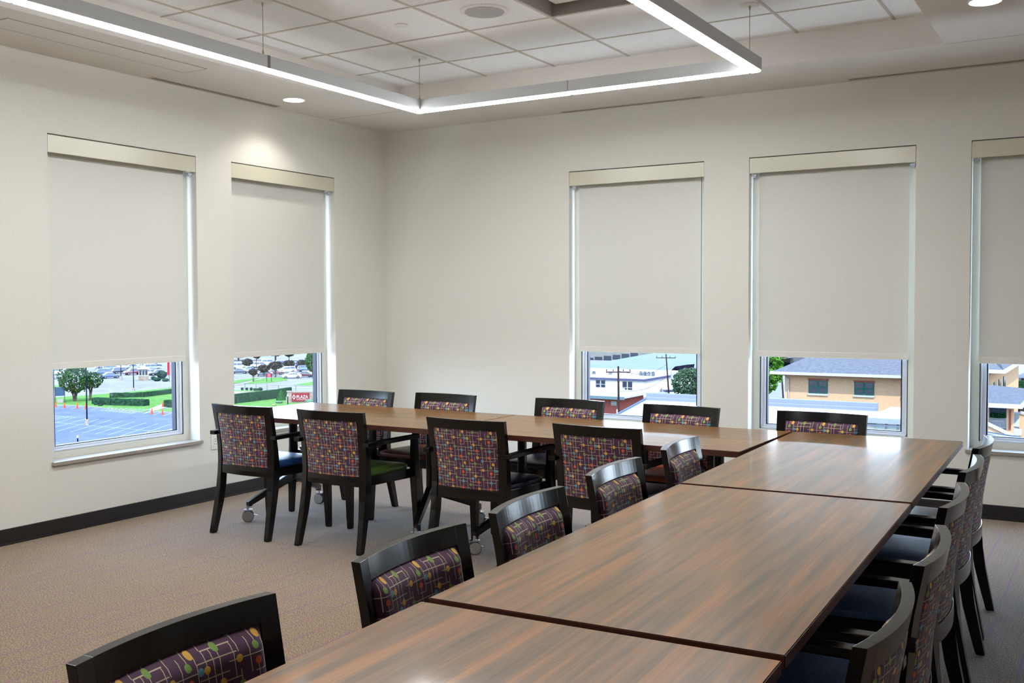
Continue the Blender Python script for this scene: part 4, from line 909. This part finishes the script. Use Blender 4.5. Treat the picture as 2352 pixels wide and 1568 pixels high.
# small red brick house with white canopy roof
Y = 118; o = building('small_brick_building', 'small red brick building with a flat white canopy roof, left of the utility pole', Y); a, c = face(1360, 921, Y), face(1423, 960, Y)
b = B(); box(b, a.x-8, c.x, 0, 8, 0, a.z-GZ+.6); obj('wall', b, RBRICK, o); b = B(); z = face(1390, 913, Y-1).z-GZ; box(b, a.x-9, face(1443, 910, Y).x, -1.4, 9, z, z+.25); obj('roof', b, TRIMW, o)
b = B(); box(b, a.x-9.1, face(1443, 910, Y).x+.1, -1.5, -1.4, z-.15, z+.25); obj('roof_edge', b, mat('teal_edge', (110, 134, 140), .6), o); winset(o, 1404, 921, 1416.5, 931, Y, 1, gm=GGLASS, fm=TRIMW)
b = B(); z2 = face(1390, 897, Y+10).z-GZ; box(b, a.x-9, face(1396, 897, Y+8).x, 7, 14, z2-.2, z2+.1); obj('rear_roof', b, TRIMW, o)
def utility_pole(p, h, label, lean=0, arm=1.2, extra=False, wrap=False):
    o = thing('utility_pole', label, 'utility pole', p, facing(p)); b = B(); tube(b, [(0, 0, 0), (lean, 0, h)], .17, 10, r1=.12); obj('pole', b, UPOLE, o, smooth=True)
    b = B(); bar(b, (lean-arm, 0, h-.7), (lean+arm, 0, h-.7), .12, .14)
    for x in (-arm+.1, -arm*.4, arm*.4, arm-.1): tube(b, [(lean+x, 0, h-.6), (lean+x, 0, h-.35)], .06, 6)
    obj('crossarm', b, UPOLE, o)
    if extra: b = B(); tube(b, [(lean+1.2, 0, h-4.5), (lean+1.2, 0, h-3.2)], .35, 12); bar(b, (lean, 0, h-3.6), (lean+1.2, 0, h-3.6), .1, .1); obj('transformer', b, WPOLE, o, smooth=True)
    if wrap: b = B(); tube(b, [(-.2, -.15, 0), (lean*.5-.2, -.15, h*.5)], .09, 8); obj('conduit', b, TRIMW, o, smooth=True, label='white conduit')
    return o
p = face(1422, 960, 105); p.z = GZ; h_ = face(1421, 841, 105).z-GZ
utility_pole(Vector((p.x, 105, GZ)), h_, 'weathered utility pole with a white conduit, left in the middle window', -.1, 1.5, False, True)
g = ground(1537, 917); utility_pole(g, face(1533, 813, g.y).z-GZ, 'tall utility pole with crossarm in front of the white van', -.6, 1.8, True)
g = ground(1799, 914); utility_pole(g, face(1793, 812, g.y).z-GZ, 'leaning utility pole left of the tan brick building', -.6, 1.4)
def cable(pts, label): 
    P = [Vector(p) for p in pts]; o = thing('overhead_cable', label, 'cable', P[0], 0, 'overhead cables'); b = B(); n = 12
    for p, q in zip(P, P[1:]): tube(b, [p-P[0]+(q-p)*(i/n)-Vector((0, 0, 1.0*math.sin(PI*i/n))) for i in range(n+1)], .025, 4)
    obj('wire', b, POLE, o)
cable([(p.x, 105, GZ+h_-.6), face(1533, 835, g.y*0+171)], 'sagging overhead cable between the two utility poles, upper one')
cable([(p.x, 105, GZ+h_-3), face(1535, 860, 171)], 'sagging overhead cable between the two utility poles, lower one')
# dark far building left of the tan one
Y = 260; o = building('far_dark_building', 'distant grey building with a dark base at the top left of the right window', Y); a, c = face(1735, 800, Y), face(1815, 843, Y)
b = B(); box(b, a.x, c.x, 0, 20, 0, a.z-GZ); obj('wall', b, mat('far_grey', (112, 110, 112), .9), o); b = B(); q = face(1735, 830, Y); box(b, a.x, c.x, -.3, 0, 0, q.z-GZ); obj('dark_base', b, mat('dark_teal', (28, 52, 58), .7), o)
# porch building in the rightmost window
Y = 60; o = thing('porch_building', 'tan brick building with a blue shingled porch, in the rightmost window', 'building', (0, Y, GZ))
P = lambda x, y, Y_=Y: face(x, y, Y_)
b = B(); a, c = P(2225, 847, 68), P(2274, 930, 68); box(b, a.x-1.5, c.x, 8, 30, 0, a.z-GZ); obj('wall', b, BRICK, o)
b = B(); ze = a.z-GZ; ring_loft(b, [[(a.x-2.4, 7, ze), (c.x+.9, 7, ze), (c.x+.9, 31, ze), (a.x-2.4, 31, ze)], [(a.x, 15, ze+3), (c.x-3.5, 15, ze+3), (c.x-3.5, 24, ze+3), (a.x, 24, ze+3)]]); obj('upper_roof', b, SHING, o)
b = B(); box(b, a.x-2.5, c.x+1, 6.9, 7.05, ze-.18, ze+.05); box(b, c.x+.85, c.x+1, 7, 31, ze-.18, ze+.05); obj('gutter', b, TRIMW, o)
for i in range(3):
    b = B(); box(b, c.x, c.x+.06, 10+3.3*i, 11.4+3.3*i, ze-2.9, ze-1.0); obj('side_window', b, DGLASS, o)
pe = P(2343, 930, 56); zp = pe.z-GZ; pk = P(2300, 889, 62); zk = pk.z-GZ
b = B(); xe = pe.x; xw = face(2160, 930, 56).x
ring_loft(b, [[(xw, -4, zp), (xe, -4, zp), (xe, 7.9, zp), (xw, 7.9, zp)], [(xw, 2.5, zk), (xe-2.2, 2.5, zk), (xe-2.2, 3.5, zk), (xw, 3.5, zk)]]); obj('porch_roof', b, SHING, o)
b = B(); box(b, xw, xe+.1, -4.12, -3.95, zp-.2, zp+.03); box(b, xe, xe+.12, -4, 7.9, zp-.2, zp+.03); obj('porch_gutter', b, TRIMW, o)
for x0_, x1_ in ((2254, 2270), (2312, 2327)):
    u, v = P(x0_, 935, 57), P(x1_, 1003, 57); b = B(); box(b, u.x, v.x, -3, -2.6, 0, zp-.1); obj('column', b, BRICK, o)
    m0, m1 = P(x0_+5.5, 940, 57), P(x1_-5, 988, 57); b = B(); box(b, m0.x, m1.x, -3.02, -2.99, m1.z-GZ, m0.z-GZ); obj('column_stripe', b, RBRICK, o); b = B(); box(b, u.x-.05, v.x+.05, -3.05, -2.55, zp-.2, zp-.08); obj('column_cap', b, TRIMW, o)
b = B(); u, v = P(2270, 966, 57), P(2311, 983, 57)
for i in range(13): x = u.x+(v.x-u.x)*i/12; tube(b, [(x, -2.8, v.z-GZ), (x, -2.8, u.z-GZ)], .018, 5)
for z in (v.z-GZ, u.z-GZ): bar(b, (u.x, -2.8, z), (v.x, -2.8, z), .05, .05)
obj('railing', b, WPOLE, o); b = B(); z_ = v.z-GZ-.1; box(b, xw, xe, -2.9, 7.9, z_-.3, z_); obj('porch_floor', b, TRIMW, o); b = B(); box(b, xw, xe-.3, -2.85, 0, 0, z_-.3); obj('porch_base', b, BRICK, o)
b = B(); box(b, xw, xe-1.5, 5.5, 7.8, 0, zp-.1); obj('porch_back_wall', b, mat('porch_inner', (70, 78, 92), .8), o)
u, v = P(2240, 962, 54), P(2325, 1003, 54); b = B(); poly_prism(b, [(u.x, -6, u.z-GZ), (v.x, -6, v.z-GZ), (v.x, -6, v.z-GZ-3), (u.x, -6, v.z-GZ-3)], (0, .35, 0)); obj('stair_wall', b, BRICK, o)
b = B(); bar(b, (u.x, -5.85, u.z-GZ+.05), (v.x, -5.85, v.z-GZ+.05), .5, .12); obj('stair_coping', b, TRIMW, o)
u, v = P(2328, 948, 58), P(2390, 990, 58); b = B(); poly_prism(b, [(u.x+.3, -2, u.z-GZ), (v.x+3, -2, v.z-GZ), (v.x+3, -2, 0), (u.x+.3, -2, 0)], (0, .3, 0)); obj('ramp_wall', b, BRICK, o); b = B(); bar(b, (u.x+.3, -1.85, u.z-GZ+.05), (v.x+3, -1.85, v.z-GZ+.05), .45, .12); obj('ramp_coping', b, TRIMW, o)
o = thing('lower_metal_roof', 'pale ribbed metal roof at the bottom of the rightmost window', 'roof', (0, 46, GZ)); u, v, w_ = P(2244, 979, 48), P(2322, 1004, 46), P(2240, 1012, 44)
b = B(); poly_prism(b, [(u.x-3, 3, u.z-GZ+.0), (v.x+.4, 0, v.z-GZ), (v.x+.4, -4, w_.z-GZ-.9), (u.x-3, -4, w_.z-GZ-.9)], (0, 0, -.1)); obj('roof_sheet', b, METALR, o)
b = B()
for i in range(14): t_ = i/13; p0 = Vector((u.x-3, 3-7*t_, (u.z-GZ)*(1-t_)+(w_.z-GZ-.9)*t_+.03)); p1 = Vector((v.x+.4, 0-4*t_, (v.z-GZ)*(1-t_)+(w_.z-GZ-.9)*t_+.03)); bar(b, p0, p1, .04, .05)
obj('roof_rib', b, mat('seam_blue', (112, 130, 160)), o)
b = B(); box(b, u.x-3, v.x+.2, -3.6, -.2, 0, w_.z-GZ-1.4); obj('wall', b, WHITEB, o)
Y = 112; o = building('white_house', 'white two-storey house with an attached porch at the far right', Y); a, c = face(2290, 820, Y), face(2420, 900, Y); b = B(); box(b, a.x, c.x+6, 0, 12, 0, a.z-GZ); obj('wall', b, TRIMW, o)
winset(o, 2318, 865, 2333, 886, Y, 1, fm=TRIMW); winset(o, 2321, 836, 2335, 842, Y, 1, fm=TRIMW); b = B(); p, q = face(2331, 850, Y), face(2420, 866, Y); poly_prism(b, [(p.x, -.2, q.z-GZ), (p.x+1.5, -.2, p.z-GZ), (q.x, -.2, p.z-GZ), (q.x, -.2, q.z-GZ)], (0, -2.5, 0)); obj('porch_roof', b, mat('pale_blue_roof', (138, 148, 156)), o)
b = B(); p, q = face(2346, 868, Y), face(2372, 884, Y); box(b, p.x, q.x, -.1, 0, q.z-GZ, p.z-GZ); obj('doorway', b, DGLASS, o)
def crown(px, py, Y_, rx, rz, label): p = face(px, py, Y_); h = p.z-GZ+rz*.5; tree(Vector((p.x, Y_, GZ)), h, rx, label, mat('deep_green', (34, 76, 44), .9, noise=.5, scale=3), 1, 1-2*rz/h, 900, rz, leafsz=.22)
crown(2345, 886, 92, 2.3, .8, 'dark green rounded tree in front of the white house'); crown(2348, 988, 62, .95, .55, 'dark green bush below the porch at the right edge'); crown(2292, 962, 64, .8, .55, 'dark bush behind the porch railing')
